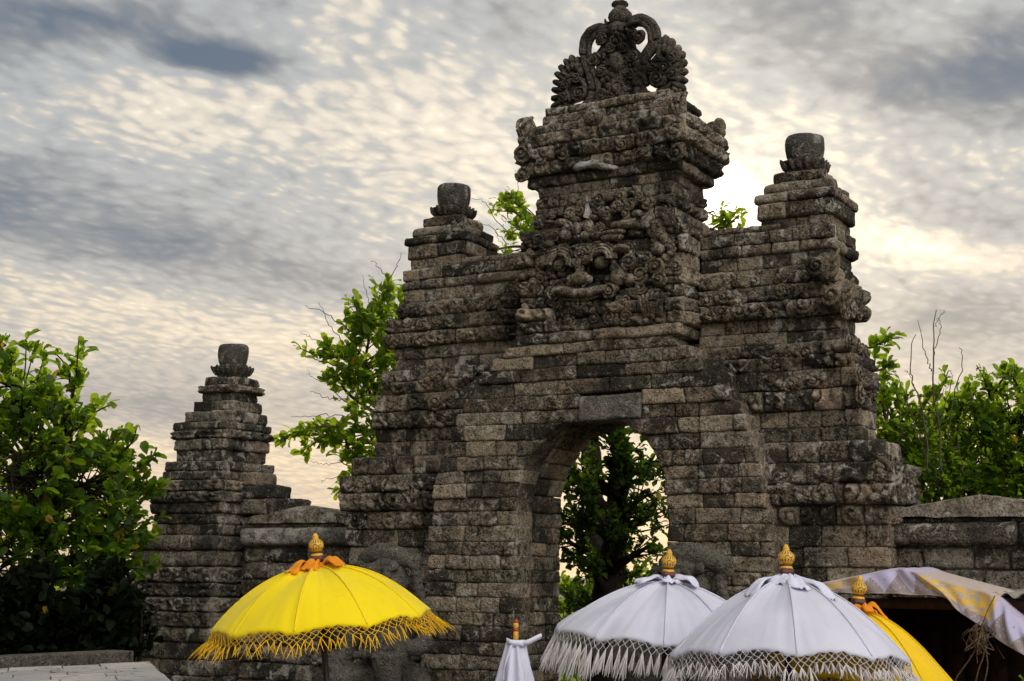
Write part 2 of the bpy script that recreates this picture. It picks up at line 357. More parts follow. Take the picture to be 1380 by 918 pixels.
M['leaf_hedge'] = leaf_mat('shaded_hedge_leaf', (.003, .005, .002), (.007, .012, .004), (.02, .035, .006), .006, .2, .06)  # deep shade under the tree put into the colour, nearly black

# ------------------------------------------------------------------ carved relief motifs on a facade plane
class Field:
    def __init__(s): s.m = []
    def add(s, kind, x, z, r, hand=1, ang=0.0, turns=1.6, amp=.035): s.m.append((kind, x, z, r, hand, ang, turns, amp))
    def fill(s, x0, x1, z0, z1, size, seed, sym=None, kinds=('spiral', 'spiral', 'leaf', 'rose', 'leaf')):
        rg = random.Random(seed); z = z0+size*.5; row = 0
        while z < z1-size*.2:
            x = x0+size*.4+(row % 2)*size*.4
            while x < x1-size*.2:
                k = rg.choice(kinds); r = size*rg.uniform(.42, .62)
                s.add(k, x+rg.uniform(-.1, .1)*size, z+rg.uniform(-.1, .1)*size, r, rg.choice((-1, 1)), rg.uniform(0, 6.28), rg.uniform(1.3, 2.1), rg.uniform(.8, 1.25)*min(.075, size*.36))
                x += size*rg.uniform(.75, 1.05)
            z += size*rg.uniform(.8, .95); row += 1
        return s
    def __call__(s, X, Z):
        H = np.zeros_like(X); x0, x1, z0, z1 = X.min(), X.max(), Z.min(), Z.max()
        for kind, cx, cz, r, hd, an, tu, amp in s.m:
            if cx+r < x0 or cx-r > x1 or cz+r < z0 or cz-r > z1: continue
            dx, dz = (X-cx)*hd, Z-cz; d = np.hypot(dx, dz)/r; th = np.arctan2(dz, dx)+an; inside = d < 1
            dome = np.clip(1-d**3, 0, 1)
            if kind == 'spiral':
                rid = np.abs(np.sin(np.pi*(d*tu-th/(2*np.pi))))**.45
                h = amp*(1.35*rid-.25)*dome**.3+amp*.9*np.exp(-(d/.16)**2)
            elif kind == 'leaf':
                rid = .15+.85*np.abs(np.cos(th*2.5))**.45; h = amp*rid*np.sqrt(np.clip(1-d, 0, 1))*1.2*(.6+.4*np.cos(th*.5)**2)
            elif kind == 'rose':
                pet = .2+.8*np.abs(np.cos(th*3))**.5; h = amp*np.where(d < .32, 1.1*np.sqrt(np.clip(1-(d/.34)**2, 0, 1)), pet*np.sqrt(np.clip(1-((d-.66)/.34)**2, 0, 1)))
            elif kind == 'boss': h = amp*1.4*np.sqrt(np.clip(1-d*d, 0, 1))
            H = np.where(inside, np.maximum(H, h), H)
        return H

AX = {'F': (np.array([1., 0, 0]), np.array([0., -1, 0])), 'R': (np.array([0., 1, 0]), np.array([1., 0, 0])), 'L': (np.array([0., -1, 0]), np.array([-1., 0, 0]))}
def panel(mb, face, plane, xl, xr, z0, z1, style='plain', field=None, depth=.10, res=.014, out=0.0, rnd=.007, seed=0):
    """one stone of a course: a rough, round-edged, optionally carved block face with its own sides"""
    ex, n = AX[face]; ez = np.array([0, 0, 1.])
    O = np.array([0, plane, 0]) if face == 'F' else np.array([plane, 0, 0])
    f = lambda q, z: q(z) if callable(q) else np.full_like(z, q)
    H = z1-z0; W = float(np.mean(f(xr, np.array([z0, z1]))-f(xl, np.array([z0, z1]))))
    if W < .02: return
    if z1 < 1.1: res = max(res, .05)
    nu, nv = max(2, int(W/res)), max(2, int(H/res))
    nr_ = 4 if depth > .2 else 1; o_ = [0]*nr_; i_ = [1]*nr_
    u = np.concatenate([o_, np.linspace(0, 1, nu+1), i_]); v = np.concatenate([o_, np.linspace(0, 1, nv+1), i_])
    U, V = np.meshgrid(u, v); Z = z0+H*V; A = f(xl, Z); B = f(xr, Z); S = A+(B-A)*U
    rg = random.Random(seed*7919+int((z0*31+W*1000+float(S[0, 0])*77)*100))
    w3 = O+S[..., None]*ex+Z[..., None]*ez
    du = np.minimum(U, 1-U)*np.maximum(B-A, .02); dv = np.minimum(V, 1-V)*H
    ch = fbm(w3, 9, 2)
    b = rnd*(1.1+1.2*np.clip(ch, -.25, 1))+.05*np.clip(ch-.20, 0, 1)
    def roll(d): k = np.clip(1-d/np.maximum(b, .004), 0, 1); return -b*(1-np.sqrt(np.clip(1-k*k, 0, 1)))
    h = roll(du)+roll(dv)+(.010 if style == 'carve' else .016)*fbm(w3+seed, 16, 3)+.010*fbm(w3+9.3, 4, 2)
    h = h+out+(rg.uniform(-.008, .009) if rg.random() > .06 else rg.uniform(-.03, -.012))+rg.uniform(-.010, .010)*(U-.5)+rg.uniform(-.006, .006)*(V-.5)
    edge = np.clip(np.minimum(du, dv)/.02, 0, 1)**.5
    if style in ('carve', 'mix') and field is not None: h = h+field(S, Z)*edge*(1+.5*fbm(w3, 11, 2))
    if style in ('carve', 'mix', 'lump'):
        k = worley(S, Z, 15 if style != 'lump' else 10, seed % 13); h = h+(.012 if style == 'carve' else .032)*(np.clip(1-k*1.5, 0, 1)**.6-.3)*edge
    if style == 'pillow': t = np.clip((V-.5)*2, -1, 1); h = h+.035*np.sqrt(np.clip(1-t*t, 0, 1))
    if style == 'flute': h = h+.016*np.sqrt(np.abs(np.sin(S*np.pi/.045)))*edge
    if style == 'tongue': h = h+.035*np.sqrt(np.abs(np.sin(S*np.pi/.13)))*np.sqrt(np.clip(1-((V-.45)/.6)**2, 0, 1))*edge
    for k in range(nr_):
        hv = -depth*(nr_-k)/nr_; h[k, k:h.shape[1]-k] = hv; h[-1-k, k:h.shape[1]-k] = hv; h[k:h.shape[0]-k, k] = hv; h[k:h.shape[0]-k, -1-k] = hv
    # a little sideways jitter so joints are not ruler straight
    wj = w3+h[..., None]*n; jx = (.014 if depth < .2 else .03)*fbm(wj+31, 7, 3); jz = .014*fbm(w3+57, 4, 3)
    mb.grid(w3+h[..., None]*n+jx[..., None]*ex+jz[..., None]*ez)

def row(mb, face, plane, xl, xr, z0, z1, style, field, rg, lmin=.15, lmax=.46, **kw):
    """lay one course of stones from xl to xr (numbers or functions of z)"""
    zm = np.array([(z0+z1)/2]); f = lambda q: float(q(zm)[0]) if callable(q) else q
    a, b = f(xl), f(xr)
    if b-a < .03: return
    cuts = [a]
    while True:
        l = rg.uniform(lmin, lmax)
        if cuts[-1]+l > b-lmin*.6: break
        cuts.append(cuts[-1]+l)
    cuts.append(b)
    for i in range(len(cuts)-1):
        L = xl if i == 0 else cuts[i]+.003; Rr = xr if i == len(cuts)-2 else cuts[i+1]-.003
        st = style
        if style == 'mix': st = rg.choice(('carve', 'plain', 'lump', 'plain'))
        panel(mb, face, plane, L, Rr, z0+.001, z1-.002, st, field, seed=rg.randrange(1000), **kw)

def tier(mb, x0, x1, y0, y1, z0, z1, styles='plain', field=None, seed=0, left=True, right=True, sidefield=None, lens=(.15, .46), res=.014, rnd=.007, out=0, core=True, wob=.005):
    """a storey of coursed stone: front, both sides, and the fill behind; styles is one name per course, bottom first"""
    rg = random.Random(seed+int(z0*1000)+int(x0*100))
    if isinstance(styles, str): styles = [styles]
    hs = np.array([rg.uniform(.9, 1.1) for _ in styles]); zz = z0+(z1-z0)*np.concatenate([[0], np.cumsum(hs)])/hs.sum()
    for i, st in enumerate(styles):
        e = rg.uniform(-wob, wob)
        row(mb, 'F', y0-e, x0-e, x1+e, zz[i], zz[i+1], st, field, rg, *lens, res=res, rnd=rnd, out=out)
        if right: row(mb, 'R', x1+e+.004, y0+.055, y1, zz[i], zz[i+1], st, sidefield or field, rg, *lens, res=res, rnd=rnd, out=out)
        if left: row(mb, 'L', x0-e-.004, -y1, -(y0+.055), zz[i], zz[i+1], st, sidefield or field, rg, *lens, res=res*1.6, rnd=rnd, out=out)
    if core: mb.box((x0+.05, y0+.05, z0+.001), (x1-.05, y1-.004, z1-.001+.0005*(seed % 3)))

def spiral_pts(c, Rr, turns, hand=1, a0=0.0, n=36, plane='F', lift=.03):
    t = np.linspace(0, 1, n); r = Rr*(1-t)**.85+.006; a = a0+hand*t*turns*2*np.pi
    ex, nn = AX[plane]
    return np.asarray(c)+(r*np.cos(a))[:, None]*ex+(r*np.sin(a))[:, None]*np.array([0, 0, 1.])+(lift*t)[:, None]*nn
def volute(mb, c, Rr, turns=1.7, hand=1, a0=0.0, tr=None, plane='F', lift=.03):
    """a carved scroll: a coiled roll standing on a swelling boss"""
    tr = tr or max(.012, Rr*.21); n = 34; t = np.linspace(0, 1, n); nn = AX[plane][1]; c = np.asarray(c)
    mb.tube(spiral_pts(c, Rr-tr*.4, turns+.25, hand, a0, n, plane, lift), tr*(1-.5*t), 8)
    r = np.array([Rr*.95, .014, Rr*.95]) if plane == 'F' else np.array([.014, Rr*.95, Rr*.95])
    mb.ball(c-nn*.010, r, 14); mb.ball(c+nn*lift, tr*1.0, 10)
# ================================================================== the gate
F_ = Field()
for s in (-1, 1):
    def fl(x0, x1, z0, z1, size, seed, **k): F_.fill(min(s*x0, s*x1), max(s*x0, s*x1), z0, z1, size, seed, **k)
    fl(1.5, 2.9, 3.0, 3.34, .26, 11); fl(1.4, 2.55, 3.78, 4.13, .24, 12); fl(1.0, 2.5, 4.13, 4.37, .22, 13)
    fl(.8, 2.45, 4.6, 4.88, .19, 14); fl(.8, 2.3, 4.88, 5.16, .17, 15); fl(1.6, 2.9, 2.66, 3.0, .2, 16)
F_.fill(-1, 1, 4.45, 5.55, .2, 21); F_.fill(-1, 1, 5.55, 6.0, .17, 22); F_.fill(-1, 1, 6.0, 6.6, .2, 23)
F_.m = [m_ if m_[2] < 5.95 else m_[:7]+(m_[7]*.6,) for m_ in F_.m]
SF = Field().fill(-.2, 1.6, 2.5, 6.7, .2, 31)
SF.m = [m_[:7]+(m_[7]*.6,) for m_ in SF.m]

gate = thing('temple_gate', (0, .5, 0), 'tall weathered stone temple gate with arched passage, carved tower and openwork crest', 'temple gate')
def scrolls(mb, s):
    """deeper volutes, ears and corner masks standing out of the carved courses"""
    og = MB(); rg2 = random.Random(44+s); sh = .16 if s > 0 else 0
    for z, x0, x1, yy, r in ((3.24, 1.75, 2.72, .13, .085), (3.10, 1.75, 2.72, .13, .085), (4.03, 1.6, 2.40, .25, .075), (3.87, 1.6, 2.4, .25, .07), (4.25, 1.3, 2.38, .27, .08), (4.80, 1.0, 2.34, .29, .06), (4.66, 1.0, 2.34, .29, .065), (4.96, .98, 2.2, .34, .06)):
        x = x0
        while x < x1-sh:
            if rg2.random() < .6: volute(og, (s*x, yy+.02, z+rg2.uniform(-.03, .03)), r*rg2.uniform(.6, 1.15), rg2.uniform(1.1, 1.9), rg2.choice((-1, 1)), rg2.uniform(0, 6.28), tr=r*rg2.uniform(.24, .34))
            for q in range(2):
                if rg2.random() < .55: og.ball((s*(x+rg2.uniform(.04, .12)), yy+.02, z+rg2.uniform(-.06, .06)), (rg2.uniform(.02, .05), .04, rg2.uniform(.02, .04)), 10)
            if rg2.random() < .4:
                p = np.array([s*(x+.05), yy-.005, z-.05]); og.tube(spline([p, p+np.array([rg2.uniform(-.05, .05), -.03, .04]), p+np.array([rg2.uniform(-.08, .08), -.02, .10])], 9), np.linspace(.026, .010, 9), 7)
            x += rg2.uniform(.12, .24)
    if s > 0:
        for z, X in ((3.17, 2.80), (3.3, 2.72), (4.74, 2.40), (4.62, 2.40), (4.3, 2.44), (3.9, 2.5), (4.0, 2.5)):       # on the right-hand end
            for y in np.arange(.25, .75, .17): volute(og, (X-sh+.01, y+rg2.uniform(-.03, .03), z+rg2.uniform(-.05, .05)), rg2.uniform(.05, .085), 1.5, rg2.choice((-1, 1)), rg2.uniform(0, 6), plane='R')
        for q, z in ((2.78, 3.22), (2.42, 4.72), (2.30, 4.98)):
            q -= sh; og.ball((q-.06, .28, z), (.10, .12, .13), 16); volute(og, (q-.10, .16, z), .09, 1.6, 1, 2, lift=.04)
            for k in range(3): og.tube(spline([(q-.04, .22, z-.1+.06*k), (q+.04, .20, z-.06+.06*k), (q+.07, .24, z+.02+.06*k)], 10), np.linspace(.03, .012, 10), 7)
    og.rough(.010, 22); mb.join(og)
def wing(s):
    mb = MB()
    def T(xo, y0, y1, z0, z1, st, seed, xi=.9, **k):
        xo = xo-.16 if s > 0 and xo > 1.7 else xo
        a, b = (xi, xo) if s > 0 else (-xo, -xi)
        tier(mb, a, b, y0, y1, z0, z1, st, F_, seed+(0 if s > 0 else 50), left=s < 0, right=s > 0, sidefield=SF, **k)
    T(2.72, .22, 1.05, 0, 2.66, ['plain']*15, 1)
    T(2.74, .20, 1.05, 2.66, 3.0, ['plain', 'carve'], 2, lens=(.18, .42))
    T(2.80, .16, .9, 3.0, 3.34, ['carve', 'carve'], 3, lens=(.2, .5), res=.012)
    T(2.70, .20, .8, 3.34, 3.52, 'plain', 4, rnd=.035)
    T(2.50, .30, .75, 3.52, 3.79, ['plain', 'plain'], 5)
    T(2.50, .28, .75, 3.79, 4.13, ['carve', 'carve'], 6, res=.012, lens=(.2, .45))
    T(2.44, .30, .80, 4.13, 4.37, ['carve', 'mix'], 7, res=.012)
    T(2.33, .36, .85, 4.37, 4.60, ['plain', 'plain'], 8)
    T(2.40, .32, .90, 4.60, 4.88, ['carve', 'carve'], 9, res=.012, lens=(.18, .4))
    T(2.29, .36, 1.0, 4.88, 5.05, 'mix', 10, rnd=.03)
    T(2.25, .40, 1.0, 5.05, 5.17, 'plain', 11)
    T(2.29, .37, 1.05, 5.17, 5.27, 'plain', 12, rnd=.03)
    T(2.28, .38, 1.05, 5.27, 5.38, 'plain', 13)
    T(1.62, .42, 1.0, 5.38, 5.45, 'plain', 14, xi=.85, rnd=.03)
    scrolls(mb, s)
    w_ = mb.build('wing', [M['carved'], M['scroll']], gate)
    # corner pillar with its lotus and pot
    pb = MB()
    def Pl(hw, z0, z1, st, seed, **k):
        cx, cy = (1.755 if s > 0 else -1.93), .77
        tier(pb, cx-hw, cx+hw, cy-hw, cy+hw, z0, z1, st, None, seed, left=True, right=True, lens=(.25, .6), res=.013, wob=.004, **k)
    Pl(.30, 5.38, 5.50, 'plain', 21); Pl(.33, 5.50, 5.64, 'flute', 22, rnd=.01); Pl(.36, 5.64, 5.72, 'plain', 23, rnd=.015)
    Pl(.305, 5.72, 5.82, 'plain', 24, rnd=.03); Pl(.235, 5.82, 5.93, 'plain', 25, rnd=.03)
    p_ = pb.build('corner_pillar', M['stone'], gate)
    lotus_pot(1.755 if s > 0 else -1.93, .77, 5.93, p_)
def lotus_pot(cx, cy, z, parent, k=1.0):
    lb = MB(); lb.lathe((cx, cy, z), [(.02, 0), (.135*k, 0), (.14*k, .02), (.15*k, .05), (.175*k, .10), (.185*k, .115), (.15*k, .12), (.02, .122)], 32, sq=.6)
    for i in range(16):
        a = i*math.pi/8; kk = 1/max(abs(math.cos(a)), abs(math.sin(a)))*.6+.4
        rot = Matrix.Rotation(a, 3, 'Z') @ Matrix.Rotation(R(30), 3, 'Y')
        lb.ball((cx+.168*k*kk*math.cos(a), cy+.168*k*kk*math.sin(a), z+.075), (.022, .032, .062), 10, rot=rot)
    lb.rough(.014, 30); lb.build('lotus_base', M['crest'], parent)
    pm = MB(); r = .172*k
    pm.lathe((cx, cy, z+.10), [(.01, .0), (r*.74, .0), (r*.84, .03), (r*.93, .08), (r*.99, .14), (r, .19), (r*.97, .235), (r*.90, .255), (r*.78, .262), (.01, .266)], 36)
    pm.rough(.010, 9); pm.build('stone_pot', M['pot'], parent)
for s in (-1, 1): wing(s)

# --- arched centre body
WZ = np.array([0, 2.4, 2.9, 3.12, 3.5, 3.75, 3.92, 4.1, 4.22, 4.34, 4.46]); WW = np.array([1.72, 1.68, 1.62, 1.58, 1.50, 1.41, 1.30, 1.17, 1.05, .92, .72])
AZ = np.array([0, 2.5, 3.0, 3.15, 3.3, 3.45, 3.58, 3.68, 3.745, 3.785, 3.80]); AW = np.array([.76, .76, .745, .73, .69, .62, .52, .40, .27, .13, 0.0])
hw_ = lambda z: np.interp(z, WZ, WW)
aw_ = lambda z: np.interp(z, AZ, AW)
cb = MB(); rg = random.Random(5)
zs = [0.0]
while zs[-1] < 4.44: zs.append(zs[-1]+rg.choice((.115, .13, .145, .12, .14)))
zs[-1] = 4.46
for i in range(len(zs)-1):
    z0, z1 = zs[i], zs[i+1]; zm = (z0+z1)/2; k = dict(depth=.34, res=.014)
    jit = rg.uniform(-.008, .008); jl, jr = rg.uniform(-.02, .045), rg.uniform(-.02, .045); ml, mr = float(hw_(zm))+jl, float(hw_(zm))+jr
    lf = lambda z, q=ml: -(q+.35*(hw_(z)-float(hw_(zm))))
    rf = lambda z, q=mr: q+.35*(hw_(z)-float(hw_(zm)))
    if z0 < 3.70:
        row(cb, 'F', 0.0+jit, lf, lambda z: -aw_(z)-.002, z0, z1, 'plain', None, rg, **k)
        row(cb, 'F', 0.0+jit, lambda z: aw_(z)+.002, rf, z0, z1, 'plain', None, rg, **k)
    elif z0 < 3.99 and z1 > 3.86:      # courses either side of the big lintel stone
        row(cb, 'F', 0.0+jit, lf, -.10, z0, z1, 'plain', None, rg, .4, .8, **k)
        row(cb, 'F', 0.0+jit, .505, rf, z0, z1, 'plain', None, rg, **k)
    else:
        row(cb, 'F', 0.0+jit, lf, rf, z0, z1, 'plain', None, rg, .26, .6, **k)
cb.build('arch_body', M['stone'], gate)
lz = [z for z in zs if 3.70 <= z]
z_lo = next(zs[i] for i in range(len(zs)-1) if zs[i] < 3.99 and zs[i+1] > 3.86 and zs[i] >= 3.70)
z_hi = max(zs[i+1] for i in range(len(zs)-1) if zs[i] < 3.99 and zs[i+1] > 3.86 and zs[i] >= 3.70)
ls = MB(); panel(ls, 'F', -.012, -.095, .50, z_lo+.004, z_hi-.03, 'plain', None, depth=.3, res=.016, rnd=.01, seed=3)
ls.build('lintel_stone', M['grey'], gate)
# core behind the front stones (two piers and the mass over the arch), then jambs and vault
co = MB()
for s in (-1, 1):
    a, b = sorted((s*.84, s*1.6)); co.box((a, .06, 0), (b, .93, 3.2))
aa = np.linspace(0, np.pi, 25)
ring = np.stack([.84*np.cos(aa), 0*aa, 3.2+.70*np.sin(aa)], -1)
outer = np.stack([np.clip(1.9*np.cos(aa), -1.35, 1.35), 0*aa, 3.2+np.clip(1.3*np.sin(aa), 0, 1.1)], -1)
for y, flip in ((.08, 1), (.93, -1)):
    G = np.stack([ring, outer])+np.array([0, y, 0]); co.grid(G[:, ::flip])
co.box((-.75, .12, 4.30), (.75, .95, 4.7))
co.build('rubble_core', M['stone'], gate)
vb = MB()
for s in (-1, 1):
    face = 'R' if s < 0 else 'L'
    for i in range(len(zs)-1):
        z0, z1 = zs[i], zs[i+1]
        if z1 > 3.0: break
        off = -.757*1 if s < 0 else .757
        if s < 0: row(vb, 'R', -.775, .10, .95, z0, z1, 'plain', None, rg, .2, .42, depth=.14, res=.016)
        else: row(vb, 'L', .775, -.95, -.10, z0, z1, 'plain', None, rg, .2, .42, depth=.14, res=.016)
    ztop = z0
# vault stones following the curve of the arch
z_sp = ztop; nz = 64
ztab = np.linspace(z_sp, 3.80, 200); xtab = aw_(ztab)+.012; xtab[-1] = 0
ln_ = np.concatenate([[0], np.cumsum(np.hypot(np.diff(xtab), np.diff(ztab)))]); LT = ln_[-1]
nst = 8
for s in (-1, 1):
    for k in range(nst):
        ycur = .10
        while ycur < .94:
            L = min(rg.uniform(.2, .42), .95-ycur)
            if .95-ycur-L < .12: L = .95-ycur
            a0, a1 = LT*k/nst+.003, LT*(k+1)/nst-.003
            nu, nv = max(2, int(L/.02)), 9
            u = np.concatenate([[0], np.linspace(0, 1, nu+1), [1]]); v = np.concatenate([[0], np.linspace(0, 1, nv+1), [1]])
            U, V = np.meshgrid(u, v); t = a0+(a1-a0)*V
            x = np.interp(t, ln_, xtab); z = np.interp(t, ln_, ztab)
            tx = np.interp(np.clip(t+.02, 0, LT), ln_, xtab)-np.interp(np.clip(t-.02, 0, LT), ln_, xtab)
            tz = np.interp(np.clip(t+.02, 0, LT), ln_, ztab)-np.interp(np.clip(t-.02, 0, LT), ln_, ztab)
            l = np.hypot(tx, tz)+1e-9; nx, nzv = -tz/l, tx/l      # into the passage
            y = ycur+.003+(L-.006)*U; P3 = np.stack([s*x, y, z], -1)
            d = np.minimum(np.minimum(U, 1-U)*L, np.minimum(V, 1-V)*(a1-a0)); kk = np.clip(1-d/.016, 0, 1)
            h = -.016*(1-np.sqrt(1-kk*kk))+.014*fbm(P3, 12, 3)+rg.uniform(-.014, .006)
            h[0] = h[-1] = -.14; h[:, 0] = h[:, -1] = -.14
            G = P3+h[..., None]*np.stack([s*nx, 0*nx, nzv], -1)
            vb.grid(G if s < 0 else G[:, ::-1]); ycur += L
vb.build('arch_vault', M['stone'], gate)

# --- central tower above the arch
tw = MB()
def C(hw, y0, y1, z0, z1, st, seed, cx=.07, **k):
    hw -= .03
    tier(tw, cx-hw, cx+hw, y0, y1, z0, z1, st, F_, seed, sidefield=SF, **k)
C(.84, -.03, .6, 4.46, 4.56, 'plain', 1, rnd=.02, lens=(.3, .7))
C(.86, .02, .7, 4.56, 4.80, ['carve', 'carve'], 2, res=.012)
C(.84, .08, .85, 4.80, 5.20, ['carve', 'carve', 'mix'], 3, res=.012)
C(.87, .05, .85, 5.20, 5.36, 'mix', 4, rnd=.03)
C(.86, .08, .85, 5.36, 5.54, ['carve', 'plain'], 5, res=.012)
C(.72, .13, .85, 5.54, 5.96, ['plain', 'carve', 'mix', 'plain'], 6, res=.012, lens=(.16, .4))
C(.80, .10, .90, 5.96, 6.06, 'plain', 7, rnd=.02)
C(.85, .06, .95, 6.06, 6.19, 'carve', 8, res=.012, rnd=.015)
C(.89, .03, 1.0, 6.19, 6.32, 'carve', 9, res=.012, rnd=.015)
C(.87, .04, 1.0, 6.32, 6.45, 'carve', 10, res=.012, rnd=.015)
C(.80, .10, .95, 6.45, 6.55, 'plain', 11, rnd=.02)
C(.68, .15, .9, 6.55, 6.65, 'plain', 12, rnd=.01)
C(.67, .16, .9, 6.65, 6.73, 'flute', 13, rnd=.008)
tw.rough(.006, 22); to = MB()
for sx, yy in ((-.70, .10), (.86, .10), (.86, .92), (-.70, .92), (.05, .03)):       # corner bosses over the cornice
    for k in range(3): to.ball((sx+random.uniform(-.05, .05), yy+random.uniform(-.02, .03), 6.50+k*.035), (.085-.012*k, .075, .075), 12)
    if sx != .05 and yy < .5:
        for k in range(3): to.tube(spline([(sx, yy-.05, 6.42), (sx+.05*(k-1), yy-.10, 6.5), (sx+.06*(k-1), yy-.06, 6.6), (sx+.04*(k-1), yy, 6.63)], 10), .022, 6)
to.tube(spiral_pts((.05, -.02, 6.52), .07, 1.3, 1, 1.5), .018, 7)
for x in (-.52, -.28, .34, .5, .66): volute(to, (x+random.uniform(-.05, .05), .03+random.uniform(-.02, .02), 6.16+random.uniform(-.08, .10)), random.uniform(.05, .075), 1.5, random.choice((-1, 1)), random.uniform(0, 6))
for sx in (-.70, .84):
    volute(to, (sx, .0, 6.27), .10, 1.6, -1 if sx < 0 else 1, 1.0); volute(to, (sx, .02, 6.08), .08, 1.6, 1, 3.0); volute(to, (sx*.84, .12, 5.62), .07, 1.4, 1, 0)
to.rough(.009, 22)
tw.join(to)
tw.build('tower', [M['carved'], M['scroll']], gate)
pl = MB(); g = [onY(770, 229, .0), onY(829, 228, .0), onY(829, 221, .0), onY(805, 216, .0), onY(770, 221, .0)]
pl.tube(spline([g[4]*.5+g[0]*.5+[0, .06, 0], onY(800, 221, .04), g[2]*.5+g[1]*.5+[0, .06, 0]], 16), [.02, .035, .04, .042, .045, .046, .046, .045, .044, .042, .04, .036, .032, .028, .022, .012], 10, .9)
pl.rough(.02, 12); pl.build('pale_ledge_stone', M['pale'], gate)

# --- demon face over the arch: brows, eyes, nose, grinning lip, curls
def kp(x, y, Y): return onY(660+x/3.4, 200+y/3.4, Y)
kf = MB()
for (ex_, ey), sgn in (((325, 530), 1), ((510, 515), -1)):
    kf.ball(kp(ex_, ey+8, .0), (.062, .07, .060), 20)
    for j, rr in enumerate((.085, .112, .140, .168)):
        c = kp(ex_, ey, -.06+.03*j); a = np.linspace(R(-20 if sgn > 0 else 0), R(185), 24)
        kf.tube(c+np.stack([rr*np.cos(a), -.03-.01*np.cos(a*2), rr*np.sin(a)], -1), .0165-.001*j, 7)
kf.ball(kp(412, 596, -.09), (.10, .075, .062), 16)
for sgn in (-1, 1): kf.ball(kp(412+sgn*38, 600, -.10), (.042, .05, .042), 12)
kf.ball(kp(412, 540, -.04), (.04, .06, .09), 12)
kf.tube(spline([kp(*q) for q in ((285, 676, -.04), (300, 650, -.07), (335, 652, -.09), (385, 662, -.10), (445, 660, -.10), (495, 646, -.08), (525, 640, -.05), (540, 656, -.04))], 34), np.interp(np.linspace(0, 1, 34), [0, .3, .6, 1], [.024, .046, .042, .020]), 10)
kf.tube(spline([kp(*q) for q in ((300, 690, -.01), (350, 690, -.04), (430, 690, -.05), (490, 676, -.03), (520, 670, -.01))], 24), .020, 8)
for x in range(360, 480, 24): kf.ball(kp(x, 712, -.02), (.024, .03, .022), 10)
rgk = random.Random(12)
for k in range(170):
    x, y = rgk.uniform(150, 860), rgk.uniform(215, 800)
    if (300 < x < 540 and 480 < y < 690) or (x < 250 and y < 420): continue
    if rgk.random() < .45: volute(kf, kp(x, y, .03), rgk.uniform(.03, .065), rgk.uniform(1.1, 1.7), rgk.choice((-1, 1)), rgk.uniform(0, 6.28), tr=rgk.uniform(.012, .02))
    else: kf.ball(kp(x, y, .04), (rgk.uniform(.025, .06), .05, rgk.uniform(.02, .045)), 10)
volute(kf, kp(292, 662, -.06), .065, 1.7, -1, .5); volute(kf, kp(547, 650, -.05), .07, 1.7, 1, 2.6); volute(kf, kp(310, 715, -.03), .05, 1.4, 1, 0)
volute(kf, kp(415, 485, -.05), .058, 1.5, 1, 0); volute(kf, kp(398, 520, -.05), .04, 1.4, -1, 1); volute(kf, kp(438, 515, -.05), .04, 1.4, 1, 1)
for x, y, r, hd in ((150, 612, .085, 1), (205, 650, .06, -1), (240, 590, .06, 1), (640, 520, .075, -1), (690, 580, .08, 1), (760, 545, .09, -1), (720, 500, .06, 1), (775, 600, .07, 1), (690, 640, .05, -1),
                    (280, 790, .06, -1), (365, 790, .06, 1), (550, 775, .07, -1), (625, 770, .06, 1), (480, 780, .05, -1), (210, 720, .06, 1),
                    (620, 700, .05, 1), (250, 460, .06, -1), (300, 400, .055, 1), (360, 360, .05, -1), (580, 270, .05, 1), (500, 235, .06, -1), (640, 260, .05, 1), (690, 220, .05, -1)):
    volute(kf, kp(x, y, .31 if x < 160 and y > 700 else .10 if x < 230 else .0), r, 1.6, hd, random.uniform(0, 6.28), lift=.035)
for x, y, rx, rz in ((590, 590, .09, .08), (640, 600, .07, .05), (570, 640, .05, .04), (250, 520, .05, .06), (440, 400, .05, .04), (455, 365, .045, .06), (400, 370, .05, .06), (350, 400, .06, .05), (600, 460, .09, .04), (560, 410, .12, .035), (610, 350, .13, .04), (575, 385, .11, .03), (330, 340, .07, .035), (270, 440, .06, .04)):
    kf.ball(kp(x, y, .0), (rx, .06, rz), 12)
# dome-topped side panel right of the face and the fan leaf below it
a = np.linspace(0, np.pi, 20)
for j, (rr, yy) in enumerate(((.135, -.01), (.10, -.03))): kf.tube(kp(770, 360, yy)+np.stack([rr*np.cos(a), 0*a, rr*1.1*np.sin(a)], -1), .034, 8)
kf.ball(kp(770, 350, .02), (.11, .06, .13), 16); kf.ball(kp(770, 460, .0), (.06, .07, .06), 12); kf.ball(kp(800, 410, .0), (.04, .05, .05), 12)
for k in range(-3, 4):
    b0 = kp(755, 770, .0); kf.tube(spline([b0+np.array([k*.022, -.02, 0]), b0+np.array([k*.03, -.075, .08]), b0+np.array([k*.038, -.07, .16]), b0+np.array([k*.05, -.03, .21-.01*abs(k)])], 12), np.linspace(.026, .014, 12), 7)
kf.rough(.010, 22); kf.build('demon_face', M['scroll'], gate)
hn = MB(); hn.tube(spline([kp(448, 322, .02), kp(452, 290, .02), kp(446, 260, .05), kp(440, 222, .08)], 14), np.linspace(.055, .008, 14), 10, .8)
hn.rough(.02, 12).build('pale_horn', M['pale'], gate)

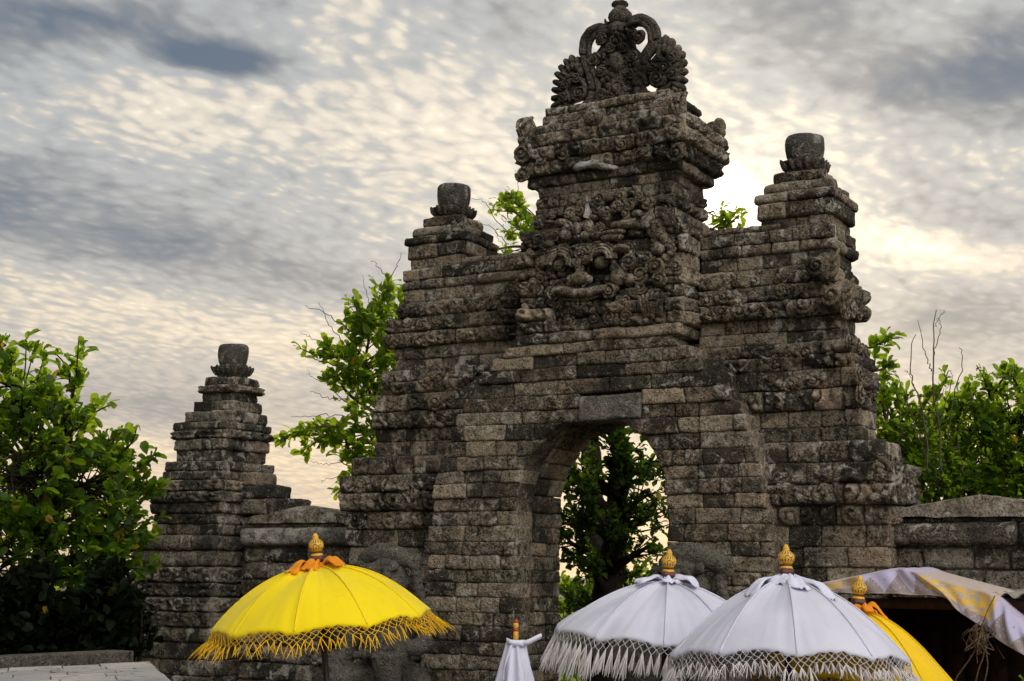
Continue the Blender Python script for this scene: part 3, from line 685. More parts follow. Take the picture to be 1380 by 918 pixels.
# --- openwork crest
def cp(x, y, Y=.5): return onY(680+x/3.825, y/3.825, Y)
cr = MB()
def slab(poly, y0, y1):
    P0 = np.array([cp(a, b, .5) for a, b in poly]); n = len(P0); c = P0.mean(0)
    A_ = P0.copy(); A_[:, 1] = y0; B_ = P0.copy(); B_[:, 1] = y1; ca, cb_ = c.copy(), c.copy(); ca[1] = y0-.03; cb_[1] = y1
    i = np.arange(n); j = (i+1) % n
    cr.add(np.concatenate([A_, B_, [ca, cb_]]), np.stack([i, i+n, j+n, j], 1), np.concatenate([np.stack([j, np.full(n, 2*n), i], 1), np.stack([i+n, np.full(n, 2*n+1), j+n], 1)]))
slab([(455, 590), (500, 520), (490, 440), (480, 350), (470, 290), (500, 250), (520, 200), (530, 150), (560, 120), (630, 120), (640, 170), (655, 230), (720, 300), (700, 370), (695, 440), (715, 500), (740, 520), (700, 560), (600, 590)], .46, .62)
slab([(262, 600), (262, 550), (300, 545), (345, 575), (385, 572), (440, 560), (470, 590)], .46, .60)
slab([(735, 520), (790, 495), (850, 490), (915, 470), (916, 520), (740, 545)], .46, .60)
slab([(275, 540), (280, 420), (330, 340), (395, 350), (430, 450), (440, 500), (408, 512), (380, 505), (340, 520), (300, 545)], .49, .60)
slab([(735, 430), (740, 330), (800, 260), (860, 270), (905, 330), (905, 440), (880, 490), (835, 470), (808, 448), (755, 440)], .49, .60)
def strap(pts, rad, dy=0, n=44):
    P0 = spline([cp(a, b, .5+dy) for a, b in pts], n); cr.tube(P0, rad, 10, 1.0)
LS = [(522, 158), (480, 152), (440, 172), (415, 215), (410, 270), (422, 330), (445, 390), (458, 450), (448, 510), (420, 550), (385, 578)]
RS = [(648, 128), (690, 106), (738, 112), (770, 150), (778, 205), (752, 262), (718, 315), (700, 375), (697, 435), (715, 485), (750, 508)]
for S_, dx in ((LS, 1), (RS, -1)):
    strap(S_, .046, -.03); strap([(a+dx*26, b+10) for a, b in S_], .026, -.06); strap([(a-dx*14, b-4) for a, b in S_], .024, -.05); strap([(a+dx*4, b) for a, b in S_], .06, .05)
def cvol(x, y, r, hd, a0, tr=None, Y=.42): volute(cr, cp(x, y, Y), r*.00173*3.4/3.4, 1.7, hd, a0, tr, lift=.03)
for x, y, r, hd, a0 in ((460, 308, 38, 1, 0), (495, 205, 36, -1, 2), (500, 370, 34, 1, 1), (495, 490, 34, -1, 2), (475, 545, 30, 1, 1), (690, 190, 44, 1, 2), (660, 170, 30, -1, 0), (660, 290, 32, 1, 3), (650, 380, 30, -1, 1), (655, 515, 32, 1, 2),
                        (580, 215, 46, 1, 0), (545, 245, 30, -1, 1), (612, 245, 30, 1, 2), (575, 460, 46, 1, 0), (540, 520, 32, -1, 1), (620, 500, 32, 1, 1), (385, 480, 44, 1, 3.2), (785, 405, 48, -1, 0), (372, 400, 30, -1, 1), (760, 355, 34, 1, 2),
                        (825, 350, 40, -1, 2), (870, 380, 36, 1, 1), (860, 300, 34, -1, 1), (440, 590, 30, 1, 0), (800, 490, 26, 1, 0), (860, 490, 28, -1, 0), (330, 560, 28, 1, 2), (300, 500, 28, -1, 1), (310, 440, 28, 1, 0)):
    cvol(x, y, r, hd, a0)
cr.ball(cp(580, 150, .43), (.075, .07, .075), 16); cr.ball(cp(580, 320, .43), (.07, .07, .10), 16); cr.ball(cp(575, 460, .42), (.04, .06, .04), 12)
for dx, dy in ((-16, -10), (16, -10), (0, 14)): cr.ball(cp(580+dx, 160+dy, .38), (.024, .03, .024), 10)
for k in range(7):
    a = k*2*math.pi/7; cr.ball(cp(575+40*math.cos(a), 460+40*math.sin(a), .43), (.034, .03, .034), 10)
rg3 = random.Random(3)
for k in range(120):
    x, y = rg3.uniform(470, 725), rg3.uniform(130, 580)
    if y < 250 and abs(x-590) > 55: continue
    cr.ball(cp(x, y, .44), (rg3.uniform(.015, .032),)*3, 8)
# acanthus lobes fringing the two side clusters
def lobes(pts, cx, cy, r):
    for x, y in pts:
        d = cp(x, y, .5)-cp(cx, cy, .5); ang = math.atan2(d[2], d[0]); rot = Matrix.Rotation(-ang, 3, 'Y')
        cr.ball(cp(x, y, .5), (r*1.5, .07, r*.85), 12, rot=rot); cr.ball(cp(x*.8+cx*.2, y*.8+cy*.2, .46), (r*1.3, .06, r*.7), 12, rot=rot)
lobes([(268, 585), (266, 548), (270, 508), (272, 468), (278, 430), (284, 392), (302, 358), (326, 330), (352, 312), (382, 322), (402, 352)], 372, 470, .038)
lobes([(806, 222), (832, 216), (860, 232), (886, 262), (904, 292), (914, 330), (914, 372), (912, 412), (908, 450), (905, 485), (800, 258)], 800, 400, .042)
for rr, a0, a1, c_ in ((62, 2.0, 5.4, (372, 470)), (88, 2.2, 4.6, (372, 470)), (66, -2.0, 1.6, (800, 400)), (95, -1.9, 1.2, (800, 400))):
    a = np.linspace(a0, a1, 14); strap([(c_[0]+rr*math.cos(t), c_[1]+rr*math.sin(t)) for t in a], .024, -.05)
strap([(345, 520), (322, 490), (322, 450), (350, 415), (385, 410), (412, 440), (412, 480), (395, 500)], .026, -.06)
strap([(735, 440), (722, 400), (735, 360), (770, 345), (815, 365), (830, 405), (810, 440), (780, 440)], .026, -.06)
for x in range(790, 915, 22): strap([(x, 505), (x+6, 480), (x+2, 462)], .018, -.05, 8)
c0 = cp(595, 118, .52); k = .00173
cr.lathe((c0[0], c0[1], c0[2]), [(.02, -10*k), (50*k, -10*k), (60*k, 10*k), (66*k, 32*k), (63*k, 52*k), (48*k, 70*k), (34*k, 80*k), (33*k, 92*k), (44*k, 98*k), (46*k, 108*k), (40*k, 116*k), (.01, 118*k)], 28)
for sx in (-1, 1):
    for j in range(2): cr.tube(spline([cp(593+sx*56, 125+12*j, .5), cp(593+sx*70, 118+10*j, .5), cp(593+sx*74, 98+14*j, .5)], 10), np.linspace(.028, .008, 10), 7)
cr.rough(.010, 26); cr.build('openwork_crest', M['crest'], gate)

# ================================================================== boundary walls
def bwall(x0, x1, yf, label, seed, peaks):
    g = thing('boundary_wall', ((x0+x1)/2, yf+.2, 0), label, 'wall')
    mb = MB(); n = 18
    tier(mb, x0, x1, yf, yf+.4, 0, 2.66, ['plain']*8+['plain', 'mix', 'mix', 'plain', 'mix', 'plain', 'plain', 'plain'], Field().fill(x0, x1, 1.2, 2.66, .17, seed), seed, left=False, right=False, lens=(.2, .5), rnd=.03)
    mb.build('wall_courses', M['wall'], g)
    mb2 = MB(); mb2.box((x0+.01, yf+.03, 2.60), (x1-.01, yf+.36, 2.88)); mb2.build('wall_core', M['wall'], g)
    cm = MB()
    row(cm, 'F', yf-.05, x0, x1, 2.67, 2.86, 'pillow', None, random.Random(seed), .5, 1.0, rnd=.04, depth=.3)
    cm.build('rounded_band', M['band'] if seed == 1 else M['wall'], g)
    c2 = MB()
    tier(c2, x0, x1, yf-.005, yf+.4, 2.86, 2.90, 'plain', None, seed, left=False, right=False, lens=(.8, 1.2))
    for a, b, pk in peaks:                  # low gabled coping slabs
        nx = 40; u = np.linspace(a, b, nx); top = 2.955+.11*np.clip(1-np.abs((u-pk)/((b-a)*.5)), 0, 1)
        yy = [yf-.06, yf-.06, yf+.1, yf+.45, yf+.45]; G = []
        for jj in range(5):
            zt = np.full(nx, 2.90) if jj in (0, 4) else top+(.02 if jj == 2 else 0)
            G.append(np.stack([u, np.full(nx, yy[jj]), zt], -1))
        G = np.array(G); G = np.concatenate([G[:1], G, G[-1:]]); c2.grid(G)
        for e in (0, -1):
            c2.add(G[1:-1, e], [(0, 1, 2, 3)], [(0, 3, 4)])
    c2.rough(.014, 9); c2.build('coping', M['wall'], g)
    return g
bwall(-4.25, -2.745, .46, 'low mossy stone wall with gabled coping joining the gate to the small pillar tower', 1, [(-4.2, -2.76, -3.45)])
bwall(2.555, 7.2, .42, 'mossy stone wall with gabled coping running behind the draped stall', 2, [(2.57, 4.0, 3.25), (4.02, 5.6, 4.8), (5.62, 7.2, 6.4)])

# ================================================================== small pillar tower at the far left
ft = thing('pillar_tower', (-4.95, .7, 0), 'slim stepped stone tower topped by a round pot at the left end of the wall', 'tower')
fm = MB(); TF = Field().fill(-5.8, -4.2, 1.0, 2.8, .2, 61).fill(-5.6, -4.2, 2.95, 3.6, .19, 62).fill(-5.6, -4, 3.7, 4.5, .14, 63)
TS = Field().fill(0, 1.6, 1.0, 4.5, .19, 64)
def FT(cx, cy, hx, hy, z0, z1, st, seed, **k): tier(fm, cx-hx, cx+hx, cy-hy, cy+hy, z0, z1, st, TF, seed, sidefield=TS, lens=(.18, .42), **k)
FT(-4.97, .72, .55, .50, 0, 1.2, ['plain']*7, 1)
FT(-4.97, .72, .55, .50, 1.2, 2.62, ['lump', 'plain', 'mix', 'pillow', 'carve', 'carve', 'carve', 'carve', 'pillow'], 2, res=.013, rnd=.012)
FT(-4.97, .72, .56, .51, 2.62, 2.78, 'pillow', 3, rnd=.018)
FT(-4.86, .72, .46, .46, 2.78, 3.0, ['plain', 'mix'], 4, rnd=.014)
FT(-4.86, .72, .49, .48, 3.0, 3.35, ['lump', 'carve', 'carve'], 5, res=.013, rnd=.014)
FT(-4.80, .70, .42, .42, 3.35, 3.55, ['lump', 'plain'], 6, rnd=.018)
FT(-4.77, .68, .335, .335, 3.55, 3.67, 'plain', 7); FT(-4.77, .68, .36, .36, 3.67, 3.79, 'flute', 8, rnd=.01)
FT(-4.77, .68, .375, .375, 3.79, 3.97, ['carve', 'plain'], 9, rnd=.02, res=.013)
FT(-4.73, .68, .31, .31, 3.97, 4.09, 'lump', 10, rnd=.014); FT(-4.70, .68, .255, .255, 4.09, 4.20, 'plain', 11); FT(-4.68, .68, .205, .205, 4.20, 4.29, 'plain', 12)
FT(-4.67, .68, .245, .245, 4.29, 4.37, 'carve', 13, res=.012); FT(-4.66, .68, .205, .205, 4.37, 4.46, 'lump', 14, rnd=.014)
for (xa, xb, za, zb) in ((-4.40, -3.72, 3.0, 3.16), (-4.42, -3.98, 3.16, 3.30), (-4.42, -4.16, 3.30, 3.44)):
    tier(fm, xa, xb, .52, .92, za, zb, 'plain', None, 15, left=False, lens=(.2, .4), rnd=.02)
fm.rough(.006, 18); fm.build('stepped_shaft', M['tower'], ft)
lp = MB(); lp.box((-4.72, .60, 4.45), (-4.60, .76, 4.47)); lpo = lp.build('pot_seat', M['tower'], ft)
lotus_pot(-4.66, .68, 4.47, lpo, .95)

# ================================================================== guardian statues
def guardian(cx, cy, m, label):
    """squat temple guardian, one knee raised, hand on the knee; one continuous remeshed body"""
    g = thing('guardian_statue', (cx, cy, 0), label, 'statue', 'guardian statues beside the arch')
    b = MB(); X = lambda x: cx+m*x
    def ell(x, y, z, r, n=18, ry=0): b.ball((X(x), cy+y, z), r, n, rot=Matrix.Rotation(ry*m, 3, 'Y') if ry else None)
    def lim(pts, rad): b.tube(spline([(X(x), cy+y, z) for x, y, z in pts], 20), np.interp(np.linspace(0, 1, 20), np.linspace(0, 1, len(rad)), rad), 14)
    ell(0, .02, 1.95, (.27, .22, .30)); ell(.02, -.10, 1.80, (.23, .20, .22)); ell(0, .02, 2.13, (.33, .18, .14))       # belly, chest, shoulders
    ell(.0, -.06, 2.33, (.19, .18, .19)); ell(.0, -.17, 2.26, (.14, .12, .11)); ell(0, -.27, 2.33, (.055, .06, .055))      # head, jaw, nose
    for sx in (-1, 1):
        ell(sx*.085, -.225, 2.385, (.05, .04, .042)); ell(sx*.085, -.20, 2.44, (.075, .05, .022)); ell(sx*.12, -.22, 2.29, (.06, .06, .05))
        ell(sx*.24, .0, 2.34, (.06, .06, .10)); ell(sx*.27, .0, 2.22, (.07, .06, .07)); ell(sx*.25, -.02, 2.14, (.05, .05, .05))
    lim([(-.13, -.25, 2.25), (0, -.29, 2.215), (.13, -.25, 2.25)], [.02, .028, .02]); lim([(-.10, -.25, 2.20), (0, -.28, 2.175), (.10, -.25, 2.20)], [.015, .022, .015])
    lim([(-.34, .02, 2.42), (-.26, -.04, 2.52), (-.10, -.06, 2.575), (.08, -.06, 2.56), (.22, -.02, 2.50)], [.045, .085, .10, .09, .05])   # swept-up hair roll
    for k in range(11): a = -2.6+k*.36; ell(.02+.21*math.sin(a*.6), -.20+.05*math.cos(a), 2.47+.02*math.cos(a*2), (.042, .045, .04), 10)
    for k in range(5): ell(.25+.015*k, -.03, 2.46-.06*k, (.055, .055, .04), 10); ell(-.27-.012*k, -.03, 2.40-.06*k, (.05, .05, .035), 10)
    lim([(-.30, 0, 2.12), (-.37, -.06, 1.92), (-.36, -.14, 1.72), (-.40, -.24, 1.60)], [.10, .09, .085, .075]); ell(-.44, -.26, 1.58, (.11, .07, .06))  # arm on the base
    lim([(.30, 0, 2.12), (.42, -.04, 1.98), (.46, -.10, 1.86)], [.11, .10, .09]); lim([(.46, -.10, 1.86), (.40, -.20, 1.78), (.30, -.28, 1.80)], [.09, .075, .06])
    ell(.27, -.30, 1.80, (.085, .06, .07))
    for k in range(4): lim([(.31-.03*k, -.32, 1.84), (.29-.03*k, -.37, 1.80), (.29-.03*k, -.36, 1.75)], [.022, .022, .018])
    lim([(.12, -.10, 1.55), (.20, -.30, 1.70), (.22, -.40, 1.72)], [.17, .16, .13]); lim([(.22, -.40, 1.72), (.24, -.38, 1.50), (.24, -.32, 1.28)], [.13, .11, .09]); ell(.25, -.42, 1.24, (.09, .16, .06))
    lim([(-.14, -.08, 1.52), (-.32, -.28, 1.45), (-.40, -.34, 1.40)], [.16, .14, .11]); lim([(-.40, -.34, 1.40), (-.25, -.42, 1.28), (-.05, -.40, 1.25)], [.11, .09, .07])
    lim([(-.22, -.16, 2.12), (-.05, -.25, 1.98), (.14, -.24, 1.98), (.24, -.14, 2.10)], [.02, .024, .024, .02])
    for k in range(8): ell(-.18+.05*k, -.28, 1.70+.01*(k % 2), (.034, .03, .04), 10)
    ell(0, .05, 1.45, (.36, .30, .22))
    o = b.build('body', M['statue'], g); md = o.modifiers.new('remesh', 'REMESH'); md.mode = 'VOXEL'; md.voxel_size = .012; md.use_smooth_shade = True
    tx = bpy.data.textures.new('chisel', 'CLOUDS'); tx.noise_scale = .06; dm = o.modifiers.new('weather', 'DISPLACE'); dm.texture = tx; dm.strength = .012; dm.mid_level = .5
    pd = MB()
    tier(pd, cx-.55, cx+.55, cy-.55, min(cy+.45, .12), 0, 1.26, ['plain']*8, None, 9, rnd=.025); pd.build('pedestal', M['wall'], g)
    return g
guardian(-1.66, -.55, 1, 'squatting stone guardian with raised knee left of the arch, half hidden by the yellow parasol')
guardian(1.16, -.50, -1, 'squatting stone guardian right of the arch, only its head above the middle white parasol')

# ================================================================== ceremonial parasols
def frame_from(tilt_x, tilt_y): return np.array((Matrix.Rotation(tilt_y, 3, 'Y') @ Matrix.Rotation(tilt_x, 3, 'X')))
RX, RY = rt*np.array([1, 1, 0]), np.array([fw[0], fw[1], 0]); RX /= np.linalg.norm(RX); RY /= np.linalg.norm(RY)
VIEW = np.stack([RX, RY, [0, 0, 1.]], 1)         # picture-wise axes: right, away, up
FIN = [(.02, 0)]
def finial(parent, base, rot, kind):
    """turned wooden finial; every piece is a sub-part with its own paint"""
    def lat(name, prof, m, sq=0):
        q = MB(); q.lathe((0, 0, 0), prof, 28, sq=sq); o = q.build(name, m); o.parent = parent
        o.location = Vector(base)-parent.location; o.rotation_euler = Matrix(rot).to_euler(); return o
    if kind == 'ornate':
        f = lat('finial', [(.001, .058), (.024, .058), (.034, .070), (.044, .090), (.0455, .115), (.041, .142), (.029, .158), (.020, .164), (.001, .165)], M['bulb'])
        par2 = f; f.scale = (1.15, 1.15, .80)
        def sub(n, prof, m, sq=0):
            q = MB(); q.lathe((0, 0, 0), prof, 24, sq=sq); o = q.build(n, m); o.parent = par2; return o
        sub('block', [(.001, -.03), (.036, -.03), (.037, 0), (.036, .022), (.001, .022)], M['brown'], .9)
        sub('ring', [(.001, .022), (.036, .0222), (.0365, .03), (.030, .044), (.022, .046), (.001, .046)], M['gold'])
        sub('neck', [(.001, .0455), (.026, .046), (.027, .052), (.026, .0585), (.001, .059)], M['brown'])
        sub('tip', [(.001, .164), (.019, .1645), (.020, .170), (.017, .172), (.018, .178), (.018, .190), (.013, .200), (.010, .212), (.005, .217), (.001, .218)], M['gold'])
    else:
        f = lat('finial', [(.001, -.02), (.018, -.02), (.018, .055), (.015, .062), (.001, .063)], M['gold'])
        def sub(n, prof, m):
            q = MB(); q.lathe((0, 0, 0), prof, 20); o = q.build(n, m); o.parent = f; return o
        sub('ring', [(.001, .061), (.017, .062), (.018, .07), (.015, .077), (.001, .078)], M['red'])
        sub('bulb', [(.001, .076), (.013, .077), (.019, .09), (.020, .105), (.014, .118), (.001, .119)], M['gold'])
        sub('tip', [(.001, .118), (.013, .119), (.015, .125), (.014, .137), (.001, .140)], M['red'])
def parasol(px_rim, D, Rr, Hh, tilt, cloth, fringe_m, fr, scarf_m, scarf, label, nr=10, a_off=.2, power=2.1, cat='parasol'):
    """tilt = (lean right, lean away) in degrees seen from the front; fr = fringe settings"""
    c = atD(*px_rim, D); ctr = np.array(c)
    Tm = VIEW@frame_from(R(tilt[1]), R(tilt[0]))
    g = thing('ceremonial_parasol', (c[0]-Tm[0, 2]*c[2], c[1]-Tm[1, 2]*c[2], 0), label, cat, 'fringed ceremonial parasols in front of the gate')
    T = lambda P: np.asarray(P)@Tm.T+ctr
    nt, nrad = 24*nr, 40; seed_ = px_rim[0]*.37
    def surf(th, r):
        s = ((th-a_off)*nr/(2*np.pi)) % 1.0; mid = np.sin(np.pi*s)
        rr = Rr*r*(1-.022*mid*r**3); z = Hh*(1-r**power)*(1-.05*mid*np.sin(np.pi*np.clip(r, 0, 1)))
        z = z+.036*mid*r**5-.012*mid*np.sin(np.pi*np.clip(r, 0, 1))
        q3 = np.stack(np.broadcast_arrays(np.cos(th)*5+seed_, np.sin(th)*5, r*.8), -1); q4 = np.stack(np.broadcast_arrays(np.cos(th)*14+seed_, np.sin(th)*14, r*1.2), -1)
        wr = (.040*fbm(q3, 1.0, 2)*r**1.5*(1.35-r)+.022*fbm(q4, 1.0, 2)*(r**3+.25*np.exp(-((r-.2)/.15)**2)))*np.clip((1.0-r)*6+.5, 0, 1)
        z = z+wr+.007*np.exp(-((s-.0)/.035)**2)*r+.007*np.exp(-((s-1.0)/.035)**2)*r
        return np.stack([rr*np.cos(th), rr*np.sin(th), z], -1)
    th = np.linspace(0, 2*np.pi, nt, endpoint=False); rv = np.linspace(.035, 1, nrad)
    TH, RV = np.meshgrid(th, rv); G = surf(TH, RV)
    hem = G[-1]*1.0; hem2 = hem.copy(); hem2[:, 2] -= .022; hem2[:, :2] *= 1.004
    hem2[:, 2] += .006*np.sin(th*61)+.004*np.sin(th*37)
    G = np.concatenate([G, hem2[None]])
    mb = MB(); mb.grid(T(G)[::-1], True)
    for k in range(nr):
        P0 = surf(np.full(40, a_off+2*np.pi*k/nr), np.linspace(.05, 1, 40)); P0[:, 2] += .0022; mb.tube(T(P0), .0019, 5)
    can = mb.build('canopy', cloth, g)
    sm = can.modifiers.new('cloth', 'SOLIDIFY'); sm.thickness = .004
    # knotted net and hanging strings round the hem
    fm = MB(); rg = random.Random(int(px_rim[0])); cols, rows_, drop = fr['cols'], fr['rows'], fr['net']; wind = np.array(fr.get('wind', (0, 0)), float)
    def node(i, j):
        a = 2*np.pi*(i+.5*(j % 2))/cols; p = surf(np.array(a), np.array(1.0)); p = p.copy(); f_ = j/max(1, rows_)
        rad = np.array([math.cos(a), math.sin(a)])
        vv = random.Random(i*31+j*7).uniform(-.8, .8)
        p[:2] = p[:2]*1.004+rad*fr['flare']*f_*drop+wind*f_*drop; p[2] -= .018+drop*f_*(1+.25*vv); p[:2] += rad*vv*.008+np.array([-rad[1], rad[0]])*random.Random(i*17+j*5).uniform(-.005, .005)*(j > 0); return p
    for i in range(cols):
        for j in range(rows_):
            for k in ((0, 1) if j % 2 == 0 else (0, 1)):
                i2 = i+(k-1 if j % 2 == 0 else k)
                p0, p1 = node(i, j), node(i2 % cols if i2 >= 0 else cols-1, j+1)
                fm.tube(T(np.array([p0, (p0+p1)/2+np.array([0, 0, -.004]), p1])), fr['th'], 4, caps=False)
        if i % fr.get('every', 1) == 0:
            p = node(i, rows_); a = 2*np.pi*i/cols; rad = np.array([math.cos(a), math.sin(a), 0])
            L = fr['len']*rg.uniform(.7, 1.25); gust = rg.uniform(.3, 1.5)
            for q in range(fr['strands']):
                tip = p+np.array([0, 0, -L*rg.uniform(.85, 1.1)])+rad*fr['flare']*L*gust+np.array([wind[0], wind[1], 0])*L*gust+np.array([rg.gauss(0, 1), rg.gauss(0, 1), 0])*fr['spread']*L
                md = (p+tip)/2+np.array([0, 0, fr.get('curl', .1)*L])+np.array([rg.gauss(0, 1), rg.gauss(0, 1), 0])*.15*fr['spread']*L
                fm.tube(T(spline([p, md, tip], 6)), np.array([.9, 1.2, 1.3, 1.2, .9, .35])*fr['tth'], 5, caps=False)
    fm.build('fringe', fringe_m, g)
    top = T(np.array([0, 0, Hh*.985]))
    # cloth wound round the neck of the pole with loose ends over the canopy
    sb = MB()
    aa_ = np.linspace(0, 2*np.pi, 40)
    for q in range(3): sb.tube(T(np.stack([(.040+.006*q)*np.cos(aa_), (.040+.006*q)*np.sin(aa_), Hh+.018-.012*q+.006*np.sin(aa_*2+q)], -1)), .013, 7, caps=False)
    for ang, L, wd, lift, sk in scarf:
        n = 22; t = np.linspace(0, 1, n); A_ = R(ang)+sk*t
        rr = .03+L*t; base = surf(A_, np.clip(rr/Rr, .03, 1)); base[:, 2] += .020+lift*np.sin(np.pi*np.clip(t*1.0, 0, 1))+.010*np.sin(t*9+ang)
        tang = np.stack([-np.sin(A_), np.cos(A_), 0*A_], -1); wv = wd*(.45+.9*t)*np.where(t > .9, 1-.6*(t-.9)/.1, 1)
        cc = np.linspace(-1, 1, 9); GG = np.stack([base+tang*(wv*c)[:, None]+np.array([0, 0, 1.])*(.013*np.cos(c*5+t*4)*(1-.3*t)-.012*abs(c))[:, None] for c in cc], 1)
        sb.grid(T(GG))
    so_ = sb.build('tied_scarf', scarf_m, g); sd_ = so_.modifiers.new('cloth', 'SOLIDIFY'); sd_.thickness = .004
    pb = MB(); foot = np.array([g.location[0], g.location[1], .0]); pb.tube(np.array([foot, (foot+top)/2, T((0, 0, Hh+.02))]), .021, 14); pb.build('pole', M['pole'], g)
    for k in range(nr):
        a = a_off+2*np.pi*k/nr; rr = np.linspace(.05, .985, 16); P0 = surf(np.full(16, a), rr); P0[:, 2] -= .014
        rbm = MB(); rbm.tube(T(P0), .007, 6); rbm.build('rib', M['pole'], g)
    finial(g, T((0, 0, Hh+.052)), Tm, 'ornate')
    return g
parasol((434, 838), 10.1, .745, .375, (-6.0, 3), M['yellow'], M['gold_fringe'], dict(cols=96, rows=3, net=.055, th=.0024, len=.085, strands=3, tth=.0028, flare=.70, spread=.42, wind=(.10, -.1), curl=.06, every=1),
        M['orange'], [(205, .21, .06, .035, .3), (262, .13, .06, .03, -.3), (330, .17, .055, .035, .1), (30, .12, .05, .03, -.2)], 'bright yellow fringed parasol with an orange knotted scarf left of the arch', power=2.2)
parasol((897, 858), 10.2, .765, .37, (2.6, 2), M['white'], M['white_fringe'], dict(cols=92, rows=2, net=.055, th=.0024, len=.18, strands=13, tth=.0036, flare=.09, spread=.10, wind=(-.20, -.05), curl=.02, every=1),
        M['scarf'], [(188, .20, .07, .02, .1), (340, .18, .085, .05, .0), (270, .08, .06, .02, .2)], 'white parasol with long thick tassels before the right foot of the arch', power=2.0)
parasol((1062, 893), 9.1, .735, .50, (1.2, -7), M['white'], M['white_fringe'], dict(cols=104, rows=3, net=.065, th=.0019, len=.085, strands=8, tth=.0022, flare=.14, spread=.34, wind=(.06, 0), curl=.04, every=1),
        M['scarf'], [(203, .27, .05, .03, .1), (275, .23, .055, .02, .1), (322, .30, .055, .03, -.1), (240, .12, .06, .02, 0)], 'nearest white parasol with a knotted net fringe overlapping the other two at the right', power=1.85)
parasol((1150, 912), 9.85, .66, .44, (5.0, 1), M['amber'], M['gold_fringe'], dict(cols=76, rows=2, net=.045, th=.003, len=.05, strands=2, tth=.0045, flare=.3, spread=.25, curl=.05, every=2),
        M['orange'], [(350, .17, .05, .05, .1), (300, .12, .04, .02, 0), (200, .12, .04, .02, 0)], 'deep yellow parasol mostly hidden behind the nearest white one', power=1.9)
# folded parasol
def folded():
    c = atD(695, 866, 10.0); c = np.array(c); g = thing('folded_parasol', (c[0], c[1], 0), 'small closed white parasol with red and yellow finial left of the arch opening', 'parasol')
    T = lambda P: np.asarray(P)@VIEW.T+c
    mb = MB(); nt = 64; th = np.linspace(0, 2*np.pi, nt, endpoint=False); G = []
    for z, r, k in ((.012, .020, 0), (.015, .056, .06), (.0, .062, .1), (-.05, .072, .12), (-.12, .088, .15), (-.25, .115, .2), (-.45, .135, .24), (-.7, .14, .26), (-.95, .12, .26)):
        rr = r*(1+k*np.sin(th*8+z*5)+k*.4*np.sin(th*13+1)); G.append(np.stack([rr*np.cos(th), rr*np.sin(th), np.full(nt, z)+.004*np.sin(th*5)], -1))
    mb.grid(T(np.array(G))[::-1], True); o = mb.build('folded_cloth', M['scarf'], g); s_ = o.modifiers.new('cloth', 'SOLIDIFY'); s_.thickness = .004
    tb = MB()
    for pts, wd in (([(.04, -.06, .0), (.08, -.07, .005), (.13, -.06, .03), (.165, -.05, .045), (.17, -.05, .04)], .016), ([(-.06, -.03, .02), (-.03, -.065, .0), (.03, -.07, -.004), (.065, -.05, -.01)], .02), ([(-.01, -.06, .005), (-.045, -.075, -.06), (-.075, -.08, -.16), (-.08, -.09, -.25)], .03)):
        P0 = spline(pts, 20); wv = np.full(20, wd)*np.interp(np.linspace(0, 1, 20), [0, .2, .8, 1], [.5, 1, 1, .4])
        tb.grid(T(np.stack([P0+np.stack([0*wv, -.006*np.cos(np.full(20, q)*3), wv*q], -1) for q in np.linspace(-1, 1, 7)], 1)))
    t_ = tb.build('tie_band', M['scarf'], g); s_ = t_.modifiers.new('cloth', 'SOLIDIFY'); s_.thickness = .005
    pb = MB(); pb.tube(np.array([[c[0], c[1], 0], [c[0], c[1], 1], c]), .016, 12); pb.build('pole', M['pole'], g)
    finial(g, c+np.array([0, 0, .012]), np.eye(3), 'plain')
folded()

# ================================================================== draped stall at the right
YS = -.95
def stall():
    a0, b0 = onY(1135, 800, YS), onY(1420, 800, YS); x0, x1 = a0[0]+.05, b0[0]+1.4; zt = 2.22
    g = thing('market_stall', ((x0+x1)/2, YS+.5, 0), 'dark wooden stall under a corrugated roof at the right edge', 'stall')
    for x in (x0+.05, (x0+x1)/2, x1-.05):
        for y in (YS+.08, .18):
            q = MB(); q.box((x-.035, y-.035, 0), (x+.035, y+.035, zt-.02)); q.build('post', M['plank'], g)
    bp = MB()
    for k in range(int((x1-x0)/.16)): bp.box((x0+.04+k*.16, .215+.004*(k % 2), .02), (x0+.04+k*.16+.166, .235+.004*(k % 2), zt-.03))
    bp.build('back_panel', M['plank'], g)
    bp = MB()
    for k in range(7): bp.box((x0+.002, YS+.15+k*.16, .02), (x0+.02, YS+.15+k*.16+.154, zt-.03))
    bp.build('side_panel', M['plank'], g); bp = MB()
    for k in range(7): bp.box((x1-.02, YS+.15+k*.16, .02), (x1-.002, YS+.15+k*.16+.154, zt-.03))
    bp.build('side_panel', M['plank'], g)
    bm = MB(); bm.box((x0-.02, YS+.04, zt-.02), (x1+.02, YS+.10, zt+.05)); bm.box((x0, .15, zt-.02), (x1, .21, zt+.05)); bm.build('beam', M['plank'], g)
    sh = MB(); sh.box((x0+.06, -.3, .80), (x1-.06, .2, .84)); sh.box((x0+.06, -.1, 1.45), (x1-.06, .2, 1.48)); sh.build('shelf', M['plank'], g)
    rf = MB(); xs = np.linspace(x0-.1, x1+.15, 260); ys = np.linspace(YS-.06, .30, 8)
    XX, YY = np.meshgrid(xs, ys); ZZ = zt+.085+.018*np.sin(XX*2*np.pi/.115)+.02*(YY-YS)
    Gt = np.stack([XX, YY, ZZ], -1); rf.grid(Gt[::-1]); rfo = rf.build('corrugated_roof', M['tin'], g); s_ = rfo.modifiers.new('sheet', 'SOLIDIFY'); s_.thickness = .004
stall()
